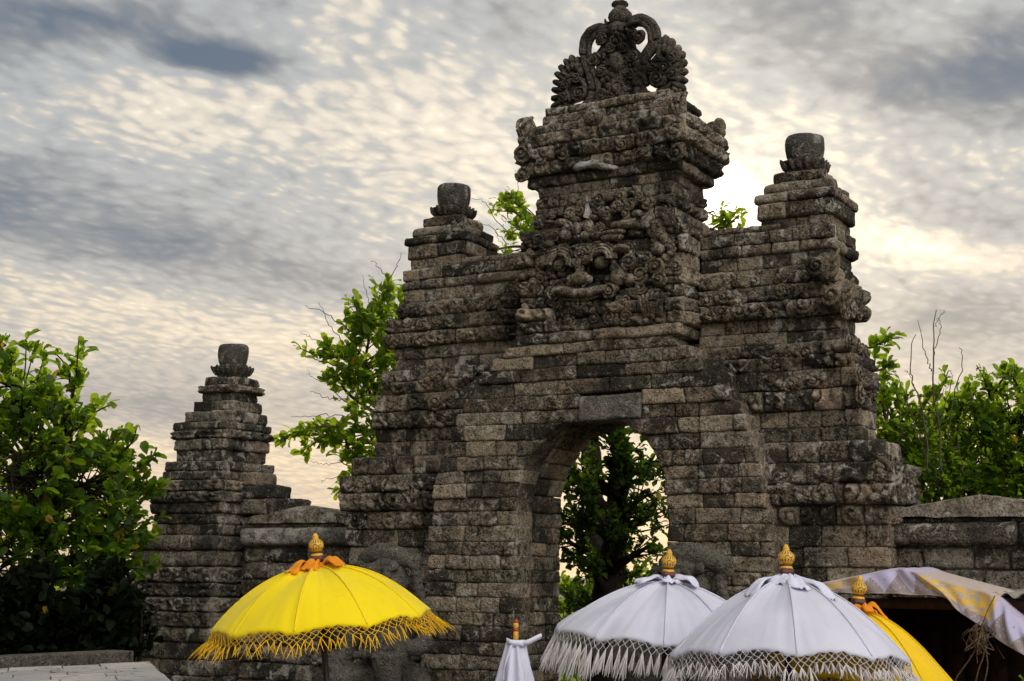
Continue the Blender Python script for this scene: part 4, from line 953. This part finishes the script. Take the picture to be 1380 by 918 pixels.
def drape_mat():
    m, t, b = mat('lace_brocade'); tc = t.n.new('ShaderNodeTexCoord'); uv = t.sep(tc.outputs['UV']); u, v = uv[0], uv[1]
    P = tc.outputs['Object']
    tri = t.m('ABSOLUTE', t.m('SUBTRACT', t.m('FRACT', t.m('MULTIPLY', u, 9.0)), .5))          # zigzag of triangles
    e = t.m('SUBTRACT', t.m('MULTIPLY', tri, 2.0), t.m('DIVIDE', t.m('SUBTRACT', v, .08), .78))
    zig = t.ss(e, -.02, .02); lace = t.ss(t.voro(P, 46), .18, .34); lace2 = t.ss(t.noise(P, 60, 4), .45, .6)
    lav = t.mix(t.m('MULTIPLY', lace2, .12), (.42, .385, .56), (.33, .30, .42)); tan = t.mix(lace, (.40, .36, .46), (.24, .19, .19))
    cross = t.ss(t.m('ADD', t.m('ABSOLUTE', t.m('SUBTRACT', t.m('FRACT', t.m('MULTIPLY', u, 9.0)), .5)), t.m('ABSOLUTE', t.m('MULTIPLY', t.m('SUBTRACT', v, .62), .8))), .03, .05, 1, 0)
    c = t.mix(zig, lav, tan); c = t.mix(t.m('MULTIPLY', cross, .8), c, (.25, .2, .22))
    yel = t.mix(t.ss(t.noise(P, 26, 4, .6, .5), .48, .56), (.60, .36, .04), (.36, .31, .28))
    at = t.n.new('ShaderNodeAttribute'); at.attribute_name = 'gold'; c = t.mix(at.outputs['Fac'], c, yel)
    hem = t.m('MAXIMUM', t.ss(v, .04, .06, 1, 0), t.ss(v, .955, .97)); c = t.mix(t.m('MULTIPLY', hem, .6), c, (.36, .30, .36))
    t.l.new(c, b.inputs['Base Color']); b.inputs['Roughness'].default_value = .7; b.inputs['Sheen Weight'].default_value = .2
    bump(t, b, t.m('ADD', t.m('MULTIPLY', lace, .4), t.noise(P, 120, 2)), .4, .004); return m
def drape():
    g = MB()
    top = spline([onY(x, y, Y) for x, y, Y in ((1098, 789, YS-.02), (1130, 783, YS-.03), (1165, 776, YS-.06), (1200, 769, YS-.07), (1220, 768.5, YS-.08), (1245, 777, YS-.10), (1290, 789, YS-.12), (1338, 803, YS-.15), (1362, 822, YS-.14), (1392, 846, YS-.12), (1440, 880, YS-.1))], 90)
    bot = spline([onY(x, y, Y) for x, y, Y in ((1100, 797, YS-.04), (1130, 798.5, YS-.06), (1165, 800, YS-.10), (1200, 800.5, YS-.11), (1235, 802, YS-.13), (1272, 805, YS-.16), (1295, 826, YS-.2), (1325, 846, YS-.22), (1350, 866, YS-.2), (1390, 888, YS-.17), (1440, 912, YS-.14))], 90)
    nv = 26; v = np.linspace(0, 1, nv); s = np.linspace(0, 1, 90)
    fold = lambda vv: (.012*np.sin(s*60+vv*4)+.016*np.sin(s*23+vv*2.5+1)+.05*np.sin(vv*np.pi)*np.clip((s-.55)*3, 0, 1)*(.5+.5*np.sin(s*90+vv*7)))
    G = np.stack([bot*(1-vv)+top*vv+np.outer(fold(vv), (0, -1, .1)) for vv in v])
    back = np.stack([top+np.outer(np.full(90, 1.0), (0, d, .004+.02*d))+np.array([0, 0, .012*math.sin(d*20)]) for d in np.linspace(.05, .75, 8)])     # the rest lies over the roof
    back[:, :, 2] = np.maximum(back[:, :, 2], np.minimum(2.335, top[None, :, 2]+.01)) if False else back[:, :, 2]
    G = np.concatenate([G, back]); g.grid(G)
    o = g.build('draped_cloth', drape_mat()); me = o.data; n0 = 90; uvl = me.uv_layers.new(name='UVMap')
    vi = np.zeros(len(me.loops), np.int32); me.loops.foreach_get('vertex_index', vi)
    su = (vi % n0)/(n0-1); sv = np.clip((vi//n0)/(nv-1), 0, 1); uvl.data.foreach_set('uv', np.stack([su, sv], -1).ravel().astype(np.float32))
    idx = np.arange(len(me.vertices)); su = (idx % n0)/(n0-1); sv = np.clip((idx//n0)/(nv-1), 0, 1)
    gold = ((su > .47) & (su < .72) & (sv > .30+(.0 if False else 0)*su)).astype(float)+((su < .17)*(sv > .35))
    gold = np.clip(gold+((su > .47) & (su < .56) & (sv > (.56-su)*6)), 0, 1)
    at = me.attributes.new('gold', 'FLOAT', 'POINT'); at.data.foreach_set('value', gold.astype(np.float32))
    s_ = o.modifiers.new('cloth', 'SOLIDIFY'); s_.thickness = .005
    tag(o, 'lilac lace cloth with a gold border draped over the stall front', 'cloth')
drape()
def bundle():
    g = MB(); rg = random.Random(8); c = onY(1322, 848, YS-.22)
    k = np.array(onY(1341, 803, YS-.17)); g.tube(spline([k, (k+c)/2+np.array([0, -.04, 0]), c], 16), .0035, 6)
    for i in range(60):
        p = c+np.array([rg.gauss(0, .03), rg.gauss(0, .025), rg.gauss(0, .03)]); L = rg.uniform(.05, .16)
        g.tube(spline([p, p+np.array([rg.gauss(0, .03), rg.gauss(0, .03), -L*.5]), p+np.array([rg.gauss(-.01, .035), rg.gauss(0, .03), -L])], 8), rg.uniform(.002, .005), 5)
    for px in ((1312, 880), (1290, 912), (1285, 930)), ((1326, 880), (1318, 905), (1312, 935)), ((1330, 885), (1330, 905), (1322, 935)):
        g.tube(spline([c]+[onY(a, b, YS-.22) for a, b in px], 20), .005, 6)
    o = g.build('hanging_leaf_bundle', M['rope']); tag(o, 'bundle of dry palm strips hanging on a cord from the draped cloth', 'bundle')
bundle()

# ================================================================== ground, terrace, kerb
gm = MB(); nx = 60; xs = np.sign(np.linspace(-1, 1, nx))*np.abs(np.linspace(-1, 1, nx))**3*2500; XX, YY = np.meshgrid(xs, xs); gm.grid(np.stack([XX, YY, 0*XX], -1)); gr = gm.build('ground', M['dirt']); tag(gr, kind='structure')
def paving():
    m, t, b = mat('paving_stone'); g_ = t.n.new('ShaderNodeNewGeometry'); P = g_.outputs['Position']; rnd = g_.outputs['Random Per Island']
    c = t.mix(rnd, (.22, .215, .215), (.38, .355, .32)); c = t.mix(t.m('MULTIPLY', t.noise(P, 9, 6, .7), .5), c, (.30, .28, .26)); c = t.mix(t.ss(t.noise(P, 6, 7, .75, .6), .54, .64), c, (.05, .036, .03))
    t.l.new(c, b.inputs['Base Color']); b.inputs['Roughness'].default_value = .8; bump(t, b, t.noise(P, 40, 5, .7), .5, .01); M['paving'] = m
paving()
Zt = 1.80
P_ = [onZ(x, y, Zt) for x, y in ((-60, 903.5), (201, 892), (232, 918), (262, 943))]
st = thing('stone_platform', (P_[1][0], P_[1][1]-.5, 0), 'pale paved stone platform at the lower left corner', 'platform')
# flags in rows that run back along the wall
o0 = np.array(P_[1]); dvec = np.array(P_[0])-o0; Ld = np.linalg.norm(dvec); dvec = dvec/Ld; edir = np.array(P_[2])-o0; edir /= np.linalg.norm(edir)
fl = MB(); rgp = random.Random(2)
for r_ in range(7):
    d0 = 0
    while d0 < Ld+1.0:
        L = rgp.uniform(.27, .40); a = o0+edir*(.30*r_)+dvec*(d0 if d0 else 0); zj = rgp.uniform(-.003, .003)
        q = [a+dvec*.005+edir*.005, a+dvec*(L-.005)+edir*.005, a+dvec*(L-.005)+edir*.295, a+dvec*.005+edir*.295]
        V = np.array([p+np.array([0, 0, zj]) for p in q]+[p-np.array([0, 0, .05]) for p in q]); fl.add(V, [(3, 2, 1, 0), (0, 1, 5, 4), (1, 2, 6, 5), (2, 3, 7, 6), (3, 0, 4, 7)]); d0 += L
fl.build('paving', M['paving'], st, smooth=False)
ub = MB(); q = [o0, o0+dvec*(Ld+1.0), o0+dvec*(Ld+1.0)+edir*2.1, o0+edir*2.1]
q = [p+np.array([0, 0, -.012]) for p in q]; V = np.array(q+[np.array([p[0], p[1], 0]) for p in q]); ub.add(V, [(3, 2, 1, 0), (0, 1, 5, 4), (1, 2, 6, 5), (2, 3, 7, 6), (3, 0, 4, 7)])
ub.build('platform_body', M['wall'], st, smooth=False)
kb = MB(); K0, K1 = onZ(-40, 887.5, 1.83), onZ(182, 877, 1.83); kd = (np.array(K1)-K0); kl = np.linalg.norm(kd); kd /= kl; kn = np.array([kd[1], -kd[0], 0])
s0 = 0
while s0 < kl-.01:
    L = min(rgp.uniform(.35, .7), kl-s0); a = K0+kd*(s0+.003); b_ = K0+kd*(s0+L-.003)
    V = [];
    for z in (0, 1.83):
        for p in (a, b_, b_-kn*.22, a-kn*.22): V.append((p[0], p[1], z))
    kb.add(V, [(0, 3, 2, 1), (4, 5, 6, 7), (0, 1, 5, 4), (1, 2, 6, 5), (2, 3, 7, 6), (3, 0, 4, 7)]); s0 += L
kbo = kb.build('low_wall', M['statue'], smooth=False); bv = kbo.modifiers.new('b', 'BEVEL'); bv.width = .012; bv.segments = 2; tag(kbo, 'low stained stone kerb wall behind the paved platform, lower left', 'low wall')

# ================================================================== trees and shrubs
def leaves(mb, C_, Dv, L, rg_):
    """leaf blades: C_ base points, Dv directions, L lengths; each folded along its midrib"""
    n = len(C_); Dv = Dv/(np.linalg.norm(Dv, axis=1)[:, None]+1e-9)
    A_ = rg_.normal(size=(n, 3)); A_[:, 2] *= .4; S_ = np.cross(Dv, np.cross(A_, Dv)*0+np.array([0, 0, 1.])+.55*rg_.normal(size=(n, 3))); S_ /= np.linalg.norm(S_, axis=1)[:, None]+1e-9
    N_ = np.cross(S_, Dv); w_ = L*rg_.uniform(.26, .36, n); L = L[:, None]; w_ = w_[:, None]
    b = C_; m1 = C_+Dv*L*.55+N_*L*.05; tip = C_+Dv*L-N_*L*rg_.uniform(.0, .25, (n, 1))
    fo = rg_.uniform(.1, .45, (n, 1))
    l1 = C_+Dv*L*.30+S_*w_*.62+N_*w_*fo; l2 = C_+Dv*L*.68+S_*w_+N_*w_*fo; l3 = C_+Dv*L*.93+S_*w_*.55+N_*(w_*fo-L*.04)
    r1 = C_+Dv*L*.30-S_*w_*.62+N_*w_*fo; r2 = C_+Dv*L*.68-S_*w_+N_*w_*fo; r3 = C_+Dv*L*.93-S_*w_*.55+N_*(w_*fo-L*.04)
    V = np.stack([b, m1, tip, l1, l2, l3, r1, r2, r3], 1).reshape(-1, 3); o = (np.arange(n)*9)[:, None]
    q = np.concatenate([o+np.array([0, 1, 4, 3]), o+np.array([1, 2, 5, 4]), o+np.array([0, 6, 7, 1]), o+np.array([1, 7, 8, 2])]); mb.add(V, q)
def rosettes(mb, tips, dirs, L, rg_, per=9):
    T_ = np.repeat(tips, per, 0); D_ = np.repeat(dirs, per, 0); n = len(T_)
    back = rg_.uniform(0, 1, (n, 1)); d = D_*.7+rg_.normal(size=(n, 3))*.75+np.array([0, 0, .12]); leaves(mb, T_-D_*back*L*1.2+rg_.normal(size=(n, 3))*L*.12, d, L*rg_.uniform(.40, 1.2, n), rg_)
def tree(name, label, cat, group, root, trunk_pts, trunk_r, blobs, leaf_m, L=.15, seed=1, dens=1.0, bark='bark', per=9, extra=(), twigs=(), limb=.05):
    """blobs: (px, py, depth, radius m, clusters); limbs run from the trunk to every blob, twigs to every cluster"""
    g = thing(name, root, label, cat, group); rg_ = np.random.default_rng(seed); tb = MB(); bb = MB(); lb = MB()
    tp = spline(trunk_pts, 40); rad = np.interp(np.linspace(0, 1, 40), np.linspace(0, 1, len(trunk_r)), trunk_r)
    tp = tp+np.stack([fbm(tp+k*9.1, 3, 2) for k in range(3)], -1)*.10*rad[:, None]/max(rad)
    tb.tube(tp, rad*(1+.25*fbm(tp*2, 4, 2)), 14); tb.rough(.03, 5)
    tips, dirs = [], []
    for px, py, D, r, nc in blobs:
        c = np.array(atD(px, py, D)); k = rg_.integers(int(40*.45), 40) if c[2] > tp[20, 2] else 18
        k = int(np.argmin(np.linalg.norm(tp-c, axis=1)*1.0+np.maximum(0, tp[:, 2]-c[2]+.2)*2)); s0 = tp[k]
        midp = (s0+c)/2+rg_.normal(size=3)*.12*np.linalg.norm(c-s0)*.6; lim_ = spline([s0, midp, c], 16)
        bb.tube(lim_, np.linspace(min(limb, rad[k]*.7), .012, 16), 7)
        for q in range(int(nc*dens)):
            v = rg_.normal(size=3); v /= np.linalg.norm(v); t_ = c+v*np.array([1, 1, .85])*r*rg_.uniform(.35, 1.0)**.6
            s1 = lim_[rg_.integers(7, 16)]; md = (s1+t_)/2+rg_.normal(size=3)*r*.12+np.array([0, 0, -.05*r])
            bb.tube(spline([s1, md, t_], 7), np.linspace(.010, .004, 7), 4, caps=False); dd = t_-md; dd = dd/(np.linalg.norm(dd)+1e-6)+np.array([0, 0, .35]); tips.append(t_); dirs.append(dd/np.linalg.norm(dd))
    for path, D, nl in extra:               # leafy sprays that stick out of the crown
        P0 = spline([atD(x, y, D) for x, y in path], 20); bb.tube(P0, np.linspace(.014, .005, 20), 5)
        for q in range(nl): i = min(19, int(4+16*(q/nl)**.8)); tips.append(P0[i]+rg_.normal(size=3)*.03); dd = P0[min(19, i+1)]-P0[i-1]; dirs.append(dd/np.linalg.norm(dd))
    rosettes(lb, np.array(tips), np.array(dirs), L, rg_, per)
    if twigs:
        wb = bb
        for path, D, r in twigs:
            P0 = spline([np.array(atD(x, y, D)) for x, y in path], 18); P0 += rg_.normal(size=P0.shape)*.010; wb.tube(P0, np.linspace(r*.7, r*.25, 18), 5)
    tb.build('trunk', M[bark], g); bb.build('branches', M['twig'] if twigs else M[bark], g); lb.build('crown', leaf_m, g)
    return g
G3 = lambda x, y, D, z=0: (lambda p: np.array([p[0], p[1], z]))(atD(x, y, D))
# big tree at the left
tb0 = G3(60, 860, 14.2); bl = []
for px, py, D, r, nc in ((20, 520, 13.8, .55, 34), (-40, 560, 14.2, .7, 30), (70, 590, 14.0, .60, 46), (10, 640, 13.6, .65, 50), (120, 650, 14.2, .55, 44), (60, 700, 14.0, .6, 54), (160, 700, 14.6, .45, 34), (0, 740, 13.8, .55, 42), (110, 745, 14.2, .45, 34), (140, 600, 14.6, .32, 18), (170, 640, 14.8, .28, 14), (-60, 690, 14.2, .7, 30), (175, 745, 14.8, .30, 20), (50, 545, 14.2, .30, 14), (100, 560, 14.3, .25, 10), (200, 655, 14.9, .18, 7)):
    bl.append((px, py, D, r, nc))
tree('broadleaf_tree', 'dense broad-leaved tree filling the left edge, dark beneath and bright green above', 'tree', None, tuple(tb0), [tb0, tb0+np.array([.05, .1, 1.0]), tb0+np.array([-.1, .0, 2.2]), tb0+np.array([.0, .1, 3.4])], [.22, .17, .14, .07], bl, M['leaf'], .135, 3, 1.15, per=9,
     extra=[([(92, 560), (99, 530), (103, 500), (106, 458)], 14.0, 7), ([(95, 520), (90, 495), (72, 473)], 14.0, 3), ([(150, 620), (175, 600), (185, 575)], 14.4, 4), ([(160, 640), (190, 630), (215, 612)], 14.6, 5), ([(20, 520), (8, 490), (-4, 452)], 13.8, 7), ([(60, 560), (75, 540), (62, 530)], 14.0, 4), ([(110, 570), (130, 555), (150, 545)], 14.2, 5)])
# tree behind the left shoulder of the gate
tb1 = G3(560, 850, 18.0); bl = [(505, 430, 17, .35, 16), (520, 400, 17.2, .28, 11), (490, 480, 17, .38, 20), (455, 470, 17, .24, 8), (520, 500, 17.2, .38, 20), (485, 535, 17, .34, 15), (500, 590, 17, .36, 16), (465, 590, 17, .26, 11), (440, 585, 17, .2, 8), (490, 640, 17, .26, 9), (540, 560, 17.4, .4, 16), (455, 505, 17, .20, 7), (530, 440, 17.3, .35, 16), (480, 440, 17, .2, 7)]
tree('leafy_tree', 'sparse bright green tree with bare twigs behind the left shoulder of the gate', 'tree', None, tuple(tb1), [tb1, tb1+np.array([-.1, 0, 1.8]), tb1+np.array([-.35, .0, 3.0]), tb1+np.array([-.5, 0, 4.3])], [.16, .13, .10, .04], bl, M['leaf_b'], .14, 5, 1.1, per=8, bark='bark', limb=.035,
     extra=[([(460, 575), (430, 575), (400, 583), (370, 597)], 16.8, 9), ([(440, 585), (420, 600), (408, 615)], 16.8, 5), ([(470, 640), (462, 655), (452, 668)], 16.8, 5), ([(450, 480), (425, 478), (404, 469)], 16.8, 4), ([(500, 430), (485, 420), (478, 408)], 16.8, 4), ([(520, 400), (525, 385), (530, 378)], 17, 4), ([(455, 480), (440, 470), (436, 458)], 16.8, 4)],
     twigs=[([(525, 405), (523, 380), (512, 362), (500, 352)], 16.8, .010), ([(522, 378), (535, 360), (541, 340)], 16.8, .009), ([(480, 450), (450, 430), (430, 418), (412, 415)], 16.8, .010), ([(470, 470), (445, 440), (430, 408)], 16.8, .009), ([(470, 500), (430, 485), (402, 478)], 16.8, .010), ([(490, 440), (470, 410), (466, 396)], 16.8, .008), ([(470, 540), (440, 535), (418, 527)], 16.8, .009), ([(475, 560), (430, 560), (392, 563)], 16.8, .009),
            ([(500, 420), (495, 395), (488, 372)], 16.8, .007), ([(440, 470), (420, 455), (403, 448)], 16.8, .007), ([(480, 620), (445, 625), (420, 622)], 16.8, .008), ([(470, 640), (445, 645), (433, 650)], 16.8, .007), ([(455, 520), (425, 510), (414, 500)], 16.8, .007), ([(520, 395), (505, 380), (498, 370)], 16.8, .006)])
# old tree seen through the arch
tb2 = G3(825, 840, 16.5); up_ = lambda dx, dz: tb2+np.array([dx, 0, dz])
bl = [(785, 665, 15.6, .22, 16), (812, 705, 15.6, .22, 14), (842, 722, 15.7, .18, 10), (768, 700, 15.7, .2, 12), (800, 760, 15.7, .2, 10), (876, 735, 15.9, .16, 7), (795, 640, 16, .30, 19), (850, 630, 16, .30, 21), (870, 660, 16.4, .3, 15), (780, 700, 16.2, .28, 15), (850, 690, 16.4, .26, 12), (885, 690, 16.6, .25, 9), (830, 600, 16, .35, 27), (790, 760, 16.4, .28, 13), (765, 730, 16.2, .25, 13), (870, 785, 16.8, .25, 12), (845, 770, 16.6, .2, 7), (780, 810, 16.6, .25, 13), (900, 620, 16.6, .35, 21), (760, 640, 16.6, .35, 18), (850, 545, 16.4, .5, 30), (770, 560, 16.6, .5, 30)]
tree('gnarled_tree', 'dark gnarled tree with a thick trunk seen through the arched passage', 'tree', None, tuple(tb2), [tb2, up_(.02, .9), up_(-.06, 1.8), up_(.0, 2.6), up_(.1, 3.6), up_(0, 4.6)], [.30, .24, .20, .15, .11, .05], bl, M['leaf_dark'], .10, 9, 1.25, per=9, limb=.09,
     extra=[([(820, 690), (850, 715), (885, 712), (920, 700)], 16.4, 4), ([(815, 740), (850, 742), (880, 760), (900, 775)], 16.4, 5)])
# tree behind the tower, its top showing at both sides of it
tb3 = G3(800, 860, 20.0); u3 = lambda dx, dz: tb3+np.array([dx, 0, dz])
bl = [(692, 285, 20, .30, 16), (705, 310, 20, .3, 14), (688, 268, 20, .14, 5), (672, 335, 20, .12, 4), (962, 285, 20, .22, 5), (995, 292, 20, .20, 5), (978, 297, 20, .14, 5), (830, 320, 21, .8, 20), (760, 350, 21, .8, 20), (900, 350, 21, .8, 20)]
tree('tall_tree', 'tall tree behind the tower, leaves showing left and right of its neck', 'tree', None, tuple(tb3), [tb3, u3(.1, 2.5), u3(-.1, 4.5), u3(0, 6.2)], [.22, .18, .12, .05], bl, M['leaf_b'], .13, 12, 1.0, per=7, limb=.05,
     twigs=[([(690, 320), (668, 295), (652, 272), (636, 268)], 20, .010), ([(685, 330), (665, 310), (650, 300), (640, 296)], 20, .009), ([(697, 270), (697, 245), (695, 230)], 20, .008), ([(680, 300), (672, 285), (657, 270)], 20, .007), ([(693, 275), (686, 262), (682, 250)], 20, .007), ([(690, 345), (676, 330), (668, 312)], 20, .008)])
# shrubs and saplings at the right
def shrub(px, D, blobs, label, seed, twigs=(), extra=(), lm='leaf', per=9, L=.125):
    b0 = G3(px, 800, D); top = max(atD(b[0], b[1], b[2])[2] for b in blobs)
    return tree('shrub', label, 'shrub', 'shrubs behind the right-hand wall', tuple(b0), [b0, b0+np.array([.05, 0, top*.35]), b0+np.array([-.04, 0, top*.8])], [.07, .05, .025], blobs, M[lm], L, seed, 1.0, per=per, twigs=twigs, extra=extra, limb=.028)
shrub(1250, 16.5, [(1200, 560, 16, .4, 26), (1225, 600, 16, .45, 36), (1190, 620, 16.2, .45, 30), (1250, 640, 16, .45, 36), (1215, 660, 16, .4, 30), (1185, 520, 16.2, .2, 7), (1270, 560, 16.2, .28, 13)], 'leafy shrub with tall bare twigs close against the right end of the gate', 21,
      twigs=[([(1250, 640), (1245, 560), (1232, 520), (1226, 488), (1231, 450)], 15.6, .016), ([(1270, 640), (1262, 560), (1256, 500), (1259, 462), (1260, 418)], 15.6, .018), ([(1256, 500), (1245, 470), (1237, 432)], 15.6, .010), ([(1258, 480), (1268, 440), (1262, 430)], 15.6, .008), ([(1275, 600), (1285, 540), (1298, 490), (1294, 468)], 15.6, .012), ([(1260, 580), (1282, 520), (1280, 500)], 15.6, .010), ([(1240, 600), (1222, 540), (1205, 500), (1198, 480)], 15.6, .010), ([(1250, 560), (1268, 530), (1290, 515)], 15.6, .008), ([(1236, 530), (1225, 505), (1220, 500)], 15.6, .006), ([(1259, 440), (1268, 425), (1272, 420)], 15.6, .006), ([(1300, 640), (1290, 580), (1310, 540)], 15.6, .010), ([(1200, 640), (1215, 590), (1212, 560)], 15.6, .010)],
      extra=[([(1165, 470), (1180, 466), (1195, 458), (1212, 456)], 15.8, 7), ([(1180, 500), (1195, 495), (1205, 485)], 15.8, 6), ([(1250, 560), (1268, 525), (1278, 500)], 15.8, 4), ([(1215, 560), (1208, 530), (1212, 512)], 15.8, 4), ([(1240, 560), (1246, 540), (1258, 520)], 15.8, 4)])
shrub(1320, 16.8, [(1310, 570, 16.4, .45, 30), (1340, 600, 16.4, .5, 40), (1300, 640, 16.2, .5, 40), (1350, 660, 16.4, .45, 34), (1285, 600, 16.4, .35, 22), (1320, 540, 16.6, .28, 14)], 'tall leafy shrub in the middle of the group behind the right-hand wall', 22,
      extra=[([(1335, 540), (1328, 515), (1316, 492)], 16.2, 5), ([(1340, 530), (1352, 510), (1368, 496)], 16.2, 6), ([(1290, 570), (1300, 535), (1308, 515)], 16.2, 5), ([(1270, 580), (1278, 550), (1285, 535)], 16.2, 4)])
shrub(1390, 16.2, [(1375, 560, 16, .5, 34), (1390, 620, 15.8, .6, 46), (1370, 660, 15.8, .45, 30), (1420, 560, 16, .6, 24), (1380, 525, 16.2, .3, 12)], 'round dense shrub at the right edge above the wall', 23,
      extra=[([(1375, 530), (1366, 510), (1358, 498)], 15.8, 4)])
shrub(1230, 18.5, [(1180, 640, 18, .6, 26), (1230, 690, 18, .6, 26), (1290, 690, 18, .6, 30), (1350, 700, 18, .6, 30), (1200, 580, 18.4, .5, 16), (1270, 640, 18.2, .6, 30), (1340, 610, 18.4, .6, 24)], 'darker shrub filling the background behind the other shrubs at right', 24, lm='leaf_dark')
def scrub():
    rg_ = np.random.default_rng(91); lb = MB(); n = 1800; x = rg_.uniform(-30, 30, n); y = 11+rg_.uniform(0, 5, n)+.02*x*x*.2; z = rg_.uniform(.1, 2.1, n)*(1-.25*np.sin(x*.9)**2)
    rosettes(lb, np.stack([x, y, z], 1), rg_.normal(size=(n, 3))*.6+np.array([0, 0, .6]), .34, rg_, 6)
    tag(lb.build('scrub', M['leaf']), 'low dense scrub covering the cliff top beyond the gate', 'scrub', kind='stuff')
scrub()
def bush():
    b0 = G3(835, 830, 18.5); bl = [(765, 800, 18.2, .30, 16), (810, 815, 18.4, .35, 20), (855, 800, 18.4, .32, 18), (900, 815, 18.6, .35, 18), (945, 810, 18.8, .35, 12), (730, 815, 18.2, .35, 12), (780, 850, 18, .4, 20), (860, 850, 18, .4, 20), (815, 780, 18.8, .2, 8)]
    tree('bush', 'low bright green bush growing on the ground beyond the arched passage', 'bush', None, tuple(b0), [b0, b0+np.array([0, .05, .6]), b0+np.array([.05, 0, 1.3])], [.06, .05, .03], bl, M['leaf'], .12, 31, 1.3, per=8, limb=.022)
bush()
# dark hedge under the big tree
def hedge():
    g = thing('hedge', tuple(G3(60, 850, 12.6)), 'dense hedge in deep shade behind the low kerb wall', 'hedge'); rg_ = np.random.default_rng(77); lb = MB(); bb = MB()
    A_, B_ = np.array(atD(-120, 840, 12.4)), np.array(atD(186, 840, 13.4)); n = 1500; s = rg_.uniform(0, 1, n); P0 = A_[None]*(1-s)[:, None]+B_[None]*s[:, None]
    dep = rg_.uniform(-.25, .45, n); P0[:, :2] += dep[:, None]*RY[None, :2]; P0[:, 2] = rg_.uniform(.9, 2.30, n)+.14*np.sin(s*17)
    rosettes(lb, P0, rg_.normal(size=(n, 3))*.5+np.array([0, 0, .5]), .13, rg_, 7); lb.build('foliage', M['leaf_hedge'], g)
    for k in range(40):
        t = rg_.uniform(); b0 = A_*(1-t)+B_*t+np.append(RY[:2]*rg_.uniform(-.05, .35), 0); b0[2] = 0; bb.tube(spline([b0, b0+np.array([rg_.normal()*.05, 0, 1.0]), b0+np.array([rg_.normal()*.15, rg_.normal()*.1, 2.1])], 10), np.linspace(.03, .01, 10), 6)
    bb.build('stems', M['bark'], g)
hedge()
# a low plant whose leaves reach into the bottom right corner
def plant():
    c = np.array(onY(1372, 922, YS-.5)); g = thing('low_plant', (c[0], c[1], 0), 'small green plant peeping into the bottom right corner', 'plant'); rg_ = np.random.default_rng(6); lb = MB(); sb = MB()
    tips = np.stack([c+np.array([rg_.normal()*.06, rg_.normal()*.06, rg_.uniform(-.15, .015)]) for k in range(9)]); rosettes(lb, tips, np.tile([0, 0, 1.], (9, 1)), .09, rg_, 7)
    for t in tips: sb.tube(spline([(c[0], c[1], 0), (c[0]+rg_.normal()*.03, c[1], .9), t], 10), .006, 5)
    sb.build('stem', M['bark'], g); lb.build('foliage', M['leaf'], g)
plant()
scene.cycles.max_bounces = 8; scene.cycles.use_denoising = True
